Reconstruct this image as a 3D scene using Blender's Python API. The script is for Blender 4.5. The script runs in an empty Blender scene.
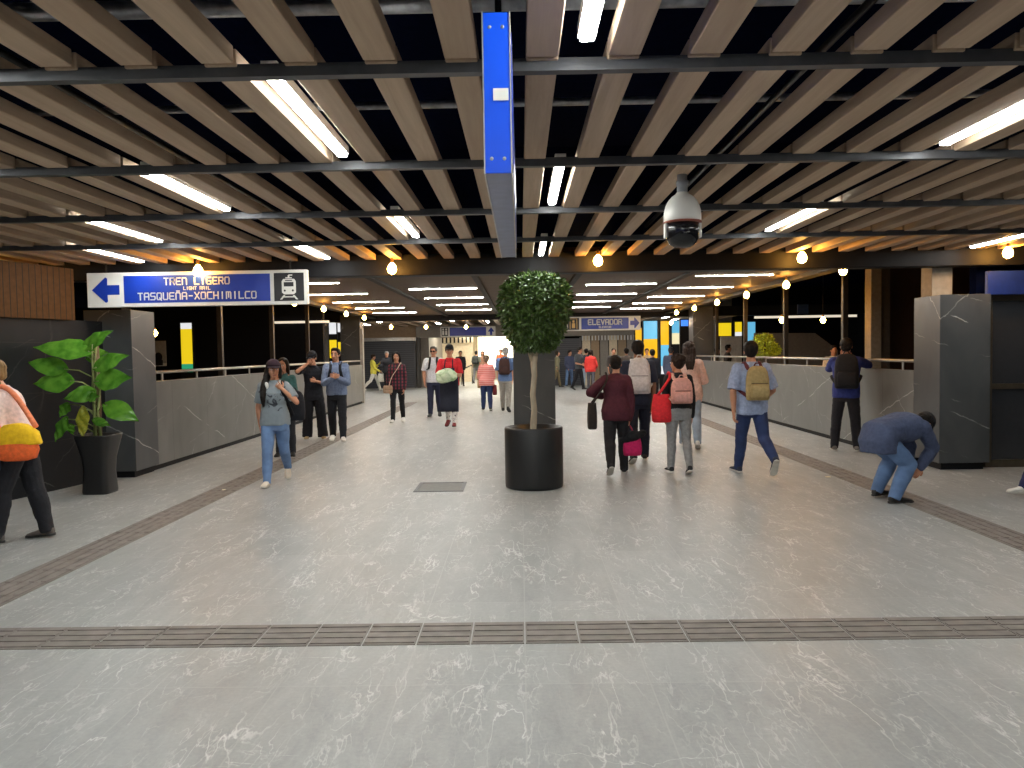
import bpy, bmesh, math, random
from mathutils import Vector, Matrix, noise
random.seed(7)
S = bpy.context.scene
C = S.collection
R = math.radians
V3 = Vector

# ------------------------------------------------------------------ camera
F = 760.0
CAMZ = 1.6
cd = bpy.data.cameras.new('camera')
cam = bpy.data.objects.new('camera', cd)
C.objects.link(cam)
cd.sensor_width = 36.0
cd.lens = F / 1024 * 36
cd.clip_start = 0.05
cd.clip_end = 200
CM = Matrix.Rotation(R(0.68), 4, 'Z') @ Matrix.Rotation(R(90 - 2.41), 4, 'X') @ Matrix.Rotation(R(-0.92), 4, 'Z')
cam.matrix_world = Matrix.Translation((0, 0, CAMZ)) @ CM
S.camera = cam
S.view_settings.view_transform = 'Standard'
S.view_settings.look = 'None'
S.view_settings.gamma = 1
S.view_settings.exposure = 0.47
S.view_settings.use_curve_mapping = False
try:
    S.cycles.use_denoising = True
    S.cycles.max_bounces = 6
    S.cycles.diffuse_bounces = 4
    S.cycles.glossy_bounces = 3
    S.cycles.sample_clamp_indirect = 6
except Exception:
    pass


def ray(px, py):
    return CM.to_3x3() @ V3(((px - 512) / F, -(py - 384) / F, -1))


def ground(px, py, z=0.0):
    d = ray(px, py)
    t = (z - CAMZ) / d.z
    return V3((d.x * t, d.y * t, z))


def at(px, py, Y):
    d = ray(px, py)
    t = Y / d.y
    return V3((d.x * t, Y, CAMZ + d.z * t))


# ------------------------------------------------------------------ materials
MATS = {}


def nt(name):
    m = bpy.data.materials.new(name)
    m.use_nodes = True
    t = m.node_tree
    b = t.nodes['Principled BSDF']
    return m, t, b


def mat(name, col, rough=0.6, metal=0.0, emit=None, es=0.0, var=0.12, scale=14.0, bump=0.0, stretch=None, coat=0.0, spec=None):
    """plain procedural material: colour with soft noise variation"""
    if name in MATS:
        return MATS[name]
    m, t, b = nt(name)
    L = t.links.new
    tc = t.nodes.new('ShaderNodeTexCoord')
    mp = t.nodes.new('ShaderNodeMapping')
    if stretch:
        mp.inputs['Scale'].default_value = stretch
    L(tc.outputs['Object'], mp.inputs['Vector'])
    n = t.nodes.new('ShaderNodeTexNoise')
    n.inputs['Scale'].default_value = scale
    n.inputs['Detail'].default_value = 5
    L(mp.outputs['Vector'], n.inputs['Vector'])
    r = t.nodes.new('ShaderNodeValToRGB')
    r.color_ramp.elements[0].position = 0.3
    r.color_ramp.elements[1].position = 0.7
    r.color_ramp.elements[0].color = tuple(c * (1 - var) for c in col) + (1,)
    r.color_ramp.elements[1].color = tuple(min(1, c * (1 + var)) for c in col) + (1,)
    L(n.outputs['Fac'], r.inputs['Fac'])
    L(r.outputs['Color'], b.inputs['Base Color'])
    b.inputs['Roughness'].default_value = rough
    b.inputs['Metallic'].default_value = metal
    if spec is not None:
        b.inputs['Specular IOR Level'].default_value = spec
    if coat:
        b.inputs['Coat Weight'].default_value = coat
    if bump:
        bp = t.nodes.new('ShaderNodeBump')
        bp.inputs['Strength'].default_value = bump
        bp.inputs['Distance'].default_value = 0.02
        L(n.outputs['Fac'], bp.inputs['Height'])
        L(bp.outputs['Normal'], b.inputs['Normal'])
    if emit:
        b.inputs['Emission Color'].default_value = tuple(emit) + (1,)
        b.inputs['Emission Strength'].default_value = es
    MATS[name] = m
    return m


def math_node(t, op, a, b_=None, clamp=False):
    n = t.nodes.new('ShaderNodeMath')
    n.operation = op
    n.use_clamp = clamp
    for i, v in enumerate((a, b_)):
        if v is None:
            continue
        if isinstance(v, (int, float)):
            n.inputs[i].default_value = v
        else:
            t.links.new(v, n.inputs[i])
    return n.outputs[0]


def mixc(t, fac, a, b_):
    n = t.nodes.new('ShaderNodeMix')
    n.data_type = 'RGBA'
    for s, v in ((0, fac), (6, a), (7, b_)):
        if isinstance(v, (int, float)):
            n.inputs[s].default_value = v
        elif isinstance(v, tuple):
            n.inputs[s].default_value = v + (1,) if len(v) == 3 else v
        else:
            t.links.new(v, n.inputs[s])
    return n.outputs[2]


def noise_node(t, vec, scale, detail=4, dist=0.0, rough=0.5):
    n = t.nodes.new('ShaderNodeTexNoise')
    n.inputs['Scale'].default_value = scale
    n.inputs['Detail'].default_value = detail
    n.inputs['Distortion'].default_value = dist
    n.inputs['Roughness'].default_value = rough
    t.links.new(vec, n.inputs['Vector'])
    return n.outputs['Fac']


def mapping(t, scale=(1, 1, 1), rot=(0, 0, 0), loc=(0, 0, 0)):
    tc = t.nodes.new('ShaderNodeTexCoord')
    mp = t.nodes.new('ShaderNodeMapping')
    mp.inputs['Scale'].default_value = scale
    mp.inputs['Rotation'].default_value = rot
    mp.inputs['Location'].default_value = loc
    t.links.new(tc.outputs['Object'], mp.inputs['Vector'])
    return mp.outputs['Vector']


def vein(t, vec, scale, width, dist=1.0, mscale=0.8, mlo=0.5, mhi=0.65, detail=3):
    n = noise_node(t, vec, scale, detail, dist)
    a = math_node(t, 'ABSOLUTE', math_node(t, 'SUBTRACT', n, 0.5))
    v = math_node(t, 'SUBTRACT', 1.0, math_node(t, 'DIVIDE', a, width), True)
    msk = noise_node(t, vec, mscale, 2)
    mm = t.nodes.new('ShaderNodeMapRange')
    mm.inputs[1].default_value = mlo
    mm.inputs[2].default_value = mhi
    t.links.new(msk, mm.inputs[0])
    return math_node(t, 'MULTIPLY', v, mm.outputs[0], True)


def line_vein(t, vec, dr, period, w, msc, mlo, mhi):
    d = t.nodes.new('ShaderNodeVectorMath')
    d.operation = 'DOT_PRODUCT'
    t.links.new(vec, d.inputs[0])
    d.inputs[1].default_value = dr
    wob = math_node(t, 'MULTIPLY', noise_node(t, vec, 2.5, 5, 0, .6), .16)
    f = math_node(t, 'FRACT', math_node(t, 'DIVIDE', math_node(t, 'ADD', d.outputs['Value'], wob), period))
    a = math_node(t, 'ABSOLUTE', math_node(t, 'SUBTRACT', f, .5))
    v = math_node(t, 'SUBTRACT', 1.0, math_node(t, 'DIVIDE', a, w / period), True)
    off = mapping(t, (1, 1, 1), (0, 0, 0), (dr[0] * 7, dr[1] * 5, 3))
    mm = t.nodes.new('ShaderNodeMapRange')
    mm.inputs[1].default_value = mlo
    mm.inputs[2].default_value = mhi
    t.links.new(noise_node(t, off, msc, 2), mm.inputs[0])
    return math_node(t, 'MULTIPLY', v, mm.outputs[0], True)


def grid_line(t, vec, comp, period, w, off=0.0):
    sep = t.nodes.new('ShaderNodeSeparateXYZ')
    t.links.new(vec, sep.inputs[0])
    f = math_node(t, 'FRACT', math_node(t, 'ADD', math_node(t, 'DIVIDE', sep.outputs[comp], period), off))
    return math_node(t, 'LESS_THAN', f, w / period)


def floor_material():
    m, t, b = nt('grey_stone_floor')
    v0 = mapping(t)
    v1 = mapping(t, (1.0, 0.55, 1), (0, 0, R(35)))
    v2 = mapping(t, (0.7, 1.2, 1), (0, 0, R(-20)))
    # tile to tile variation
    br = t.nodes.new('ShaderNodeTexBrick')
    br.inputs['Scale'].default_value = 1.0
    br.inputs['Brick Width'].default_value = 0.6
    br.inputs['Row Height'].default_value = 1.2
    br.offset = 0.0
    br.inputs['Mortar Size'].default_value = 0.004
    br.inputs['Color1'].default_value = (0.62, 0.62, 0.62, 1)
    br.inputs['Color2'].default_value = (0.40, 0.40, 0.40, 1)
    br.inputs['Mortar'].default_value = (0.5, 0.5, 0.5, 1)
    t.links.new(v0, br.inputs['Vector'])
    big = noise_node(t, v0, 0.7, 3)
    s1 = mapping(t, (1.0, 0.28, 1), (0, 0, R(48)))
    s2 = mapping(t, (1.0, 0.35, 1), (0, 0, R(-35)))
    med = noise_node(t, s1, 6.0, 10, 0.6, 0.72)
    fine = noise_node(t, v0, 42.0, 5, 0.0, 0.75)
    med = math_node(t, 'ADD', math_node(t, 'MULTIPLY', med, .62), math_node(t, 'MULTIPLY', fine, .38))
    mr = t.nodes.new('ShaderNodeMapRange')
    mr.inputs[1].default_value = .32
    mr.inputs[2].default_value = .68
    t.links.new(med, mr.inputs[0])
    base = mixc(t, mr.outputs[0], (0.195, 0.205, 0.207), (0.385, 0.392, 0.385))
    base = mixc(t, 0.16, base, br.outputs['Color'])
    base = mixc(t, math_node(t, 'MULTIPLY', big, 0.3), base, (0.29, 0.287, 0.28))
    for vv, sc_, wd, ds, ms, lo_, hi_, am, dt in ((s1, 5.5, .011, .4, 3.2, .50, .64, .6, 8), (s2, 4.5, .009, .4, 2.8, .52, .66, .6, 8), (s1, 13.0, .022, .3, 5.0, .48, .68, .45, 6), (s2, 12.0, .02, .3, 5.5, .5, .68, .4, 6), (v2, 2.0, .004, .5, 2.4, .53, .62, .55, 9)):
        base = mixc(t, math_node(t, 'MULTIPLY', vein(t, vv, sc_, wd, ds, ms, lo_, hi_, dt), am), base, (0.78, 0.78, 0.76))
    base = mixc(t, math_node(t, 'MULTIPLY', br.outputs['Fac'], 0.45), base, (0.42, 0.42, 0.41))
    t.links.new(base, b.inputs['Base Color'])
    rr = math_node(t, 'ADD', 0.34, math_node(t, 'MULTIPLY', med, 0.18))
    t.links.new(rr, b.inputs['Roughness'])
    b.inputs['Specular IOR Level'].default_value = 0.4
    return m


def marble_material(name, lo, hi, veincol=(0.6, 0.6, 0.58), joint=None, amt=1.0, spec=.5):
    m, t, b = nt(name)
    v0 = mapping(t)
    v1 = mapping(t, (1, 1, 0.6), (R(30), R(40), R(10)))
    n = noise_node(t, v1, 2.2, 6, 0.8)
    base = mixc(t, n, lo, hi)
    for dr, per, w, msc, mlo, mhi, am in (((.55, .45, 1.1), 1.35, .011, 1.5, .50, .56, .9), ((-.4, -.5, .45), .83, .006, 1.9, .50, .6, .45), ((.25, -.2, .9), .61, .006, 2.3, .5, .62, .4), ((.3, .5, -.12), .9, .012, 1.2, .52, .6, .35)):
        base = mixc(t, math_node(t, 'MULTIPLY', line_vein(t, v0, dr, per, w, msc, mlo, mhi), am * amt), base, veincol)
    if joint:
        g = grid_line(t, v0, joint[0], joint[1], 0.008)
        base = mixc(t, math_node(t, 'MULTIPLY', g, 0.6), base, (0.03, 0.03, 0.03))
    t.links.new(base, b.inputs['Base Color'])
    b.inputs['Roughness'].default_value = 0.32
    b.inputs['Specular IOR Level'].default_value = spec
    return m


def wood_material(name, lo, hi, axis, scale=1.0, rough=0.55):
    """grain stretched along axis (0 x, 1 y, 2 z)"""
    m, t, b = nt(name)
    st = [9.0 * scale] * 3
    st[axis] = 0.55 * scale
    oi = t.nodes.new('ShaderNodeObjectInfo')
    tc = t.nodes.new('ShaderNodeTexCoord')
    add = t.nodes.new('ShaderNodeVectorMath')
    add.operation = 'ADD'
    sc = t.nodes.new('ShaderNodeVectorMath')
    sc.operation = 'SCALE'
    sc.inputs['Scale'].default_value = 37.0
    cmb = t.nodes.new('ShaderNodeCombineXYZ')
    for i in range(3):
        t.links.new(oi.outputs['Random'], cmb.inputs[i])
    t.links.new(cmb.outputs[0], sc.inputs[0])
    t.links.new(tc.outputs['Object'], add.inputs[0])
    t.links.new(sc.outputs[0], add.inputs[1])
    mp = t.nodes.new('ShaderNodeMapping')
    mp.inputs['Scale'].default_value = st
    t.links.new(add.outputs[0], mp.inputs['Vector'])
    n1 = noise_node(t, mp.outputs['Vector'], 2.4, 6, 0.5, 0.6)
    n2 = noise_node(t, mp.outputs['Vector'], 0.5, 2, 0.3)
    c = mixc(t, n1, lo, hi)
    c = mixc(t, math_node(t, 'MULTIPLY', n2, 0.5), c, lo)
    rv = math_node(t, 'MULTIPLY', oi.outputs['Random'], 0.3)
    c = mixc(t, rv, c, lo)
    t.links.new(c, b.inputs['Base Color'])
    b.inputs['Roughness'].default_value = rough
    bp = t.nodes.new('ShaderNodeBump')
    bp.inputs['Strength'].default_value = 0.12
    bp.inputs['Distance'].default_value = 0.01
    t.links.new(n1, bp.inputs['Height'])
    t.links.new(bp.outputs['Normal'], b.inputs['Normal'])
    return m


def plank_material(name, lo, hi, comp, period, dark=(0.02, 0.015, 0.01), gap=0.012):
    m, t, b = nt(name)
    v0 = mapping(t)
    st = [1.0, 1.0, 1.0]
    if comp == 1:
        st = [0.6, 9.0, 9.0]
    else:
        st = [9.0, 9.0, 0.6]
    v1 = mapping(t, tuple(st))
    n1 = noise_node(t, v1, 1.8, 6, 0.4)
    c = mixc(t, n1, lo, hi)
    g = grid_line(t, v0, comp, period, gap)
    c = mixc(t, g, c, dark)
    t.links.new(c, b.inputs['Base Color'])
    b.inputs['Roughness'].default_value = 0.65
    b.inputs['Specular IOR Level'].default_value = 0.12
    return m


def stripe_material(name, a, b_, comp, period, duty=0.5, second=None, rough=0.85):
    m, t, b = nt(name)
    v0 = mapping(t)
    g = grid_line(t, v0, comp, period, period * duty)
    c = mixc(t, g, a, b_)
    if second:
        g2 = grid_line(t, v0, second[0], second[1], second[1] * second[2])
        c = mixc(t, math_node(t, 'MULTIPLY', g2, 0.75), c, second[3])
    t.links.new(c, b.inputs['Base Color'])
    b.inputs['Roughness'].default_value = rough
    return m


def splotch_material(name, a, b_, scale, lo, hi, rough=0.85, zr=None):
    m, t, b = nt(name)
    v0 = mapping(t)
    n = noise_node(t, v0, scale, 3, 1.0)
    mm = t.nodes.new('ShaderNodeMapRange')
    mm.inputs[1].default_value = lo
    mm.inputs[2].default_value = hi
    t.links.new(n, mm.inputs[0])
    f = mm.outputs[0]
    if zr:
        sep = t.nodes.new('ShaderNodeSeparateXYZ')
        t.links.new(v0, sep.inputs[0])
        f = math_node(t, 'MULTIPLY', f, math_node(t, 'GREATER_THAN', sep.outputs[2], zr[0]))
        f = math_node(t, 'MULTIPLY', f, math_node(t, 'LESS_THAN', sep.outputs[2], zr[1]))
        f = math_node(t, 'MULTIPLY', f, math_node(t, 'GREATER_THAN', sep.outputs[1], 0.03))
    c = mixc(t, f, a, b_)
    t.links.new(c, b.inputs['Base Color'])
    b.inputs['Roughness'].default_value = rough
    return m


def cloth(col, rough=0.9):
    return mat('cloth_%.3f_%.3f_%.3f' % col, col, rough, var=0.16, scale=30, bump=0.25)


def hexc(r, g, b):
    f = lambda c: ((c / 255 + 0.055) / 1.055) ** 2.4 if c > 10 else c / 255 / 12.92
    return (f(r), f(g), f(b))


# ------------------------------------------------------------------ mesh building
class MB:
    def __init__(self):
        self.v, self.f = [], []

    def add(self, vs, fs):
        o = len(self.v)
        self.v += [V3(p) for p in vs]
        self.f += [tuple(i + o for i in f) for f in fs]
        return self

    def box(self, x0, x1, y0, y1, z0, z1, mtx=None):
        vs = [V3((x, y, z)) for z in (z0, z1) for y in (y0, y1) for x in (x0, x1)]
        if mtx:
            vs = [mtx @ p for p in vs]
        return self.add(vs, [(0, 2, 3, 1), (4, 5, 7, 6), (0, 1, 5, 4), (2, 6, 7, 3), (0, 4, 6, 2), (1, 3, 7, 5)])

    def rings(self, rings, cap=True, closed=True):
        n = len(rings[0])
        vs = [p for r in rings for p in r]
        fs = []
        for i in range(len(rings) - 1):
            for j in range(n if closed else n - 1):
                k = (j + 1) % n
                fs.append((i * n + j, i * n + k, (i + 1) * n + k, (i + 1) * n + j))
        if cap:
            fs.append(tuple(reversed(range(n))))
            fs.append(tuple((len(rings) - 1) * n + j for j in range(n)))
        return self.add(vs, fs)

    def ell(self, c, ax, nu=16, nv=10):
        """ellipsoid from centre and three axis vectors"""
        c = V3(c)
        a, b, d = [V3(q) for q in ax]
        vs = [c - d]
        for i in range(1, nv):
            ph = -math.pi / 2 + math.pi * i / nv
            for j in range(nu):
                th = 2 * math.pi * j / nu
                vs.append(c + a * (math.cos(ph) * math.cos(th)) + b * (math.cos(ph) * math.sin(th)) + d * math.sin(ph))
        vs.append(c + d)
        fs = []
        for j in range(nu):
            fs.append((0, 1 + (j + 1) % nu, 1 + j))
        for i in range(nv - 2):
            for j in range(nu):
                k = (j + 1) % nu
                fs.append((1 + i * nu + j, 1 + i * nu + k, 1 + (i + 1) * nu + k, 1 + (i + 1) * nu + j))
        l = len(vs) - 1
        o = 1 + (nv - 2) * nu
        for j in range(nu):
            fs.append((l, o + j, o + (j + 1) % nu))
        return self.add(vs, fs)

    def sph(self, c, r, nu=14, nv=8):
        return self.ell(c, ((r, 0, 0), (0, r, 0), (0, 0, r)), nu, nv)

    def cone(self, p, q, r0, r1, n=12):
        p, q = V3(p), V3(q)
        d = (q - p)
        if d.length < 1e-6:
            return self
        d.normalize()
        u = d.orthogonal().normalized()
        w = d.cross(u)
        ra = [[c + (u * math.cos(2 * math.pi * j / n) + w * math.sin(2 * math.pi * j / n)) * r for j in range(n)] for c, r in ((p, r0), (q, r1))]
        return self.rings(ra)

    def chain(self, pts, rad, n=12):
        """capsules joint to joint (for remeshing into one surface)"""
        for i in range(len(pts) - 1):
            self.cone(pts[i], pts[i + 1], rad[i], rad[i + 1], n)
        for p, r in zip(pts, rad):
            self.sph(p, r, n, 8)
        return self

    def tube(self, pts, rad, n=8, cap=True, flat=None):
        """swept tube; flat=(normal, ratio) squashes it"""
        pts = [V3(p) for p in pts]
        if isinstance(rad, (int, float)):
            rad = [rad] * len(pts)
        rs = []
        u = None
        for i, p in enumerate(pts):
            d = (pts[min(i + 1, len(pts) - 1)] - pts[max(i - 1, 0)]).normalized()
            if u is None:
                u = d.orthogonal().normalized()
            u = (u - d * u.dot(d))
            u = u.normalized() if u.length > 1e-6 else d.orthogonal().normalized()
            w = d.cross(u)
            rs.append([p + (u * math.cos(2 * math.pi * j / n) + w * math.sin(2 * math.pi * j / n)) * rad[i] for j in range(n)])
        return self.rings(rs, cap)

    def ribbon(self, pts, wdir, width, th):
        """flat band with thickness along pts; wdir gives width direction(s)"""
        pts = [V3(p) for p in pts]
        rs = []
        for i, p in enumerate(pts):
            d = (pts[min(i + 1, len(pts) - 1)] - pts[max(i - 1, 0)]).normalized()
            w = V3(wdir[i] if isinstance(wdir, list) else wdir)
            w = (w - d * w.dot(d)).normalized()
            nn = d.cross(w)
            a, b = w * width / 2, nn * th / 2
            rs.append([p + a + b, p - a + b, p - a - b, p + a - b])
        return self.rings(rs)

    def lathe(self, prof, c=(0, 0, 0), n=32, cap=True):
        c = V3(c)
        rs = [[c + V3((r * math.cos(2 * math.pi * j / n), r * math.sin(2 * math.pi * j / n), z)) for j in range(n)] for r, z in prof]
        return self.rings(rs, cap)

    def mesh(self, name):
        me = bpy.data.meshes.new(name)
        me.from_pydata([tuple(p) for p in self.v], [], self.f)
        bm = bmesh.new()
        bm.from_mesh(me)
        bmesh.ops.recalc_face_normals(bm, faces=bm.faces)
        bm.to_mesh(me)
        bm.free()
        return me

    def xf(self, m):
        self.v = [m @ p for p in self.v]
        return self


def link(name, me, m=None, parent=None, smooth=False):
    o = bpy.data.objects.new(name, me)
    C.objects.link(o)
    if m:
        me.materials.append(m)
    if smooth:
        me.polygons.foreach_set('use_smooth', [True] * len(me.polygons))
    if parent:
        o.parent = parent
    return o


def obj(name, mb, m, parent=None, smooth=False, bevel=0.0, label=None):
    o = link(name, mb.mesh(name), m, parent, smooth)
    if bevel:
        b = o.modifiers.new('bevel', 'BEVEL')
        b.width = bevel
        b.segments = 2
        b.limit_method = 'ANGLE'
    if label:
        o['label'] = label
    return o


def tag(o, label, cat, group=None, kind=None):
    o['label'] = label
    o['category'] = cat
    if group:
        o['group'] = group
    if kind:
        o['kind'] = kind
    return o


def thing(name, label, cat, loc=(0, 0, 0), rz=0.0, group=None, kind=None):
    o = bpy.data.objects.new(name, None)
    o.empty_display_size = 0.1
    C.objects.link(o)
    o.location = loc
    o.rotation_euler = (0, 0, rz)
    return tag(o, label, cat, group, kind)


def struct(name, mb, m, label, cat, bevel=0.0):
    o = obj(name, mb, m, None, False, bevel)
    return tag(o, label, cat, None, 'structure')


def copy_tree(o, parent=None):
    c = o.copy()
    C.objects.link(c)
    if parent:
        c.parent = parent
    for ch in list(o.children):
        copy_tree(ch, c)
    return c


ORD = ['first', 'second', 'third', 'fourth', 'fifth', 'sixth', 'seventh', 'eighth', 'ninth', 'tenth', 'eleventh', 'twelfth', 'thirteenth', 'fourteenth', 'fifteenth', 'sixteenth', 'seventeenth', 'eighteenth', 'nineteenth', 'twentieth', 'twenty-first', 'twenty-second', 'twenty-third', 'twenty-fourth', 'twenty-fifth', 'twenty-sixth', 'twenty-seventh', 'twenty-eighth']

# ================================================================== THE PLACE
ZC = 2.80      # underside of the front slats
BY = 9.75      # beam between the front and the plank ceiling
Y3 = 25.2      # far beam
YE = 35.5      # end wall

M_floor = floor_material()
M_pillar = marble_material('dark_veined_marble', (0.035, 0.038, 0.042), (0.10, 0.105, 0.11))
M_parapet = marble_material('grey_veined_marble', (0.10, 0.10, 0.098), (0.20, 0.197, 0.19), joint=(1, 1.25), amt=0.9)
M_dark = mat('dark_paint', (0.005, 0.006, 0.009), 0.7, spec=.1)
M_void = mat('navy_black_void', (0.004, 0.006, 0.020), 0.85, spec=0)
M_steel = mat('dark_steel', (0.075, 0.077, 0.085), 0.45, 0.4)
M_black = mat('black_steel', (0.008, 0.008, 0.010), 0.55, 0.0, spec=.2)
M_rail = mat('brushed_rail', (0.5, 0.48, 0.45), 0.35, 0.8)
M_slat = wood_material('slat_timber', (0.33, 0.215, 0.135), (0.80, 0.61, 0.44), 1)
M_white = mat('white_plastic', (0.78, 0.78, 0.76), 0.4, var=0.03)
M_galv = mat('galvanised_metal', (0.40, 0.41, 0.44), 0.35, 0.85, var=0.3)
M_tube = mat('led_diffuser', (0.9, 0.9, 0.9), 0.5, emit=(0.97, 1.0, 0.96), es=50.0, var=0)
M_tube2 = mat('led_diffuser_warm', (0.9, 0.9, 0.9), 0.5, emit=(1.0, 0.99, 0.92), es=118.0, var=0)
M_bulb = mat('amber_bulb_glass', (1, 0.7, 0.3), 0.3, emit=(1.0, 0.47, 0.08), es=95.0, var=0)
M_brass = mat('brass_socket', (0.35, 0.2, 0.06), 0.35, 0.8)
M_tact = mat('brown_grey_paver', (0.20, 0.175, 0.16), 0.6, var=0.2, scale=9)
M_plank = plank_material('ceiling_planks', (0.085, 0.055, 0.038), (0.18, 0.122, 0.085), 1, 0.15)
M_blue = mat('sign_blue', (0.006, 0.034, 0.33), 0.35, var=0.03)
M_signw = mat('sign_white', (0.72, 0.71, 0.68), 0.4, var=0.03)
M_signk = mat('sign_black', (0.01, 0.01, 0.014), 0.4)

# floor
struct('floor', MB().box(-14, 14, -14, 50, -0.12, 0.0), M_floor, 'grey veined stone tile floor of the concourse', 'floor')


def tactile(name, a, b, width, label):
    """strip of pavers with four raised bars each, from a to b"""
    a, b = V3(a), V3(b)
    d = (b - a).normalized()
    w = V3((-d.y, d.x, 0))
    L = (b - a).length
    mb = MB()
    mx = Matrix(((d.x, w.x, 0, a.x), (d.y, w.y, 0, a.y), (0, 0, 1, 0), (0, 0, 0, 1)))
    n = int(L / 0.3)
    for i in range(n):
        x0 = i * 0.3 + 0.004
        x1 = (i + 1) * 0.3 - 0.004
        mb.box(x0, x1, -width / 2, width / 2, -0.01, 0.004, mx)
        for k in range(4):
            yc = -width / 2 + width * (k + 0.5) / 4
            mb.box(x0 + 0.008, x1 - 0.008, yc - 0.019, yc + 0.019, 0.003, 0.0095, mx)
    return struct(name, mb, M_tact, label, 'tactile paving')


tactile('tactile_strip', (-9, 4.27, 0), (9, 4.27, 0), 0.33, 'brown ribbed tactile strip crossing the floor from side to side')
tactile('tactile_strip', (-3.58, 4.44, 0), (-3.58, 25, 0), 0.35, 'brown ribbed tactile strip leading away along the left parapet')
tactile('tactile_strip', (4.03, 4.44, 0), (4.03, 25, 0), 0.35, 'brown ribbed tactile strip leading away along the right parapet')

# floor hatch
g = ground(441, 487)
h = thing('floor_hatch', 'square metal floor hatch flush in the tiles left of the round planter', 'floor hatch', (g.x, g.y, 0))
mb = MB()
for (x0, x1, y0, y1) in ((-.29, .29, -.31, -.27), (-.29, .29, .27, .31), (-.29, -.25, -.27, .27), (.25, .29, -.27, .27)):
    mb.box(x0, x1, y0, y1, -0.01, 0.006)
obj('frame', mb, M_steel, h)
obj('cover', MB().box(-.247, .247, -.267, .267, -0.01, 0.003), mat('hatch_plate', (0.13, 0.13, 0.125), 0.55, 0.3), h)
M_stud = mat('pale_stud', (0.75, 0.70, 0.5), 0.3)
for px, py, lab in ((224, 490, 'small pale round stud on the floor behind the left tactile strip'), (828, 477, 'small pale round stud on the floor near the crouching man')):
    g = ground(px, py)
    tag(obj('floor_stud', MB().lathe([(0.035, -0.004), (0.035, 0.003), (0.02, 0.008)], (g.x, g.y, 0), 16), M_stud), lab, 'floor stud')

# upper void
struct('ceiling', MB().box(-14, 14, -14, 37, 4.2, 4.4), M_void, 'dark navy slab above the ceiling slats', 'ceiling')
struct('wall_back', MB().box(-14, 14, -14.2, -14.0, 0, 4.4), M_dark, 'dark wall behind the viewer', 'wall')

# slats of the front bay
SX = [0.108 + 0.333 * k for k in range(-19, 20)]
proto = None
for i, x in enumerate(SX):
    k = i - 19
    if proto is None:
        mbs = MB()
        for j in range(14):      # boards butt at each cross rail
            y0 = -13.23 + 1.64 * j
            mbs.box(-0.067, 0.067, y0 + 0.012, y0 + 1.628, 0, 0.072)
        o = obj('ceiling_slat', mbs, M_slat, None, False, 0.006)
        proto = o
    else:
        o = proto.copy()
        C.objects.link(o)
    o.location = (x, 0, ZC)
    if k == 0:
        lab = 'brown timber ceiling slat just right of the edge-on blue sign'
    elif k > 0:
        lab = 'brown timber ceiling slat, %s to the right after the one beside the hanging blue sign' % ORD[k - 1]
    else:
        lab = 'brown timber ceiling slat, %s to the left of the edge-on blue sign' % ORD[-k - 1]
    tag(o, lab, 'ceiling slat', 'timber slats of the front ceiling')

# cross rails
for i, y in enumerate([-1.75, -0.11, 1.55, 3.22, 4.83, 6.45, 8.09]):
    if y < 1.6:
        lab = 'dark steel cross rail under the slats, out of view overhead' if y > 1 else None
        if y < 1:
            continue
    else:
        lab = 'dark steel cross rail under the ceiling slats, %s one in view from the front' % ORD[i - 3]
    o = obj('cross_rail', MB().box(-6.9, 6.9, -0.025, 0.025, -0.04, 0.012), M_steel)
    o.location = (0, y, ZC)
    tag(o, lab, 'ceiling rail', 'cross rails under the slats')

# beam closing the front bay
struct('beam', MB().box(-14, 14, BY, BY + 0.22, 2.60, 2.87), M_black, 'dark steel beam across the hall behind the hanging sign', 'beam', 0.01)
struct('beam', MB().box(-14, 14, BY + 0.05, BY + 0.2, 3.0, 4.2), M_void, 'dark bulkhead above the cross beam', 'bulkhead')

# ducts and conduits in the void
for y, z, r, lab in ((3.9, 3.36, 0.045, 'galvanised duct crossing above the slats at the very front'), (6.2, 3.6, 0.03, 'slim galvanised pipe crossing above the second and third cross rails')):
    tag(obj('duct', MB().tube([(-6, y, z), (7.6, y, z)], r, 16), M_galv, None, True), lab, 'duct')
for x, lab in ((-2.6, 'dark conduit running lengthwise above the slats on the left'), (1.6, 'dark conduit running lengthwise above the slats on the right')):
    tag(obj('conduit', MB().tube([(x, -3, 3.15), (x, 9.6, 3.15)], 0.022, 10), M_black, None, True), lab, 'conduit')

# LED tubes between the front slats
T_SPOTS = [(-1.057, 3.29, 'long white LED tube between the slats left of the hanging blue sign, nearest there'),
           (0.275, 1.65, 'white LED tube at the top edge just right of the hanging blue sign'),
           (0.275, 4.91, 'white LED tube between the slats behind the first one right of the blue sign'),
           (0.275, 8.17, 'short looking white LED tube right above the ball-shaped tree'),
           (-2.389, 4.91, 'white LED tube between the slats, second in the diagonal row above the left sign'),
           (-3.721, 6.55, 'white LED tube between the slats, third in the diagonal row above the left sign'),
           (-4.72, 8.17, 'white LED tube right above the left end of the train sign'),
           (-2.389, 8.17, 'white LED tube right above the right end of the train sign'),
           (-1.057, 6.53, 'white LED tube between the slats left of the far end of the blue sign'),
           (2.555, 3.29, 'long white LED tube between the slats at the right edge'),
           (2.555, 6.53, 'white LED tube between the slats right of the dome camera'),
           (5.602, 8.17, 'white LED tube above the upper right blue sign')]
led = None
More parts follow.
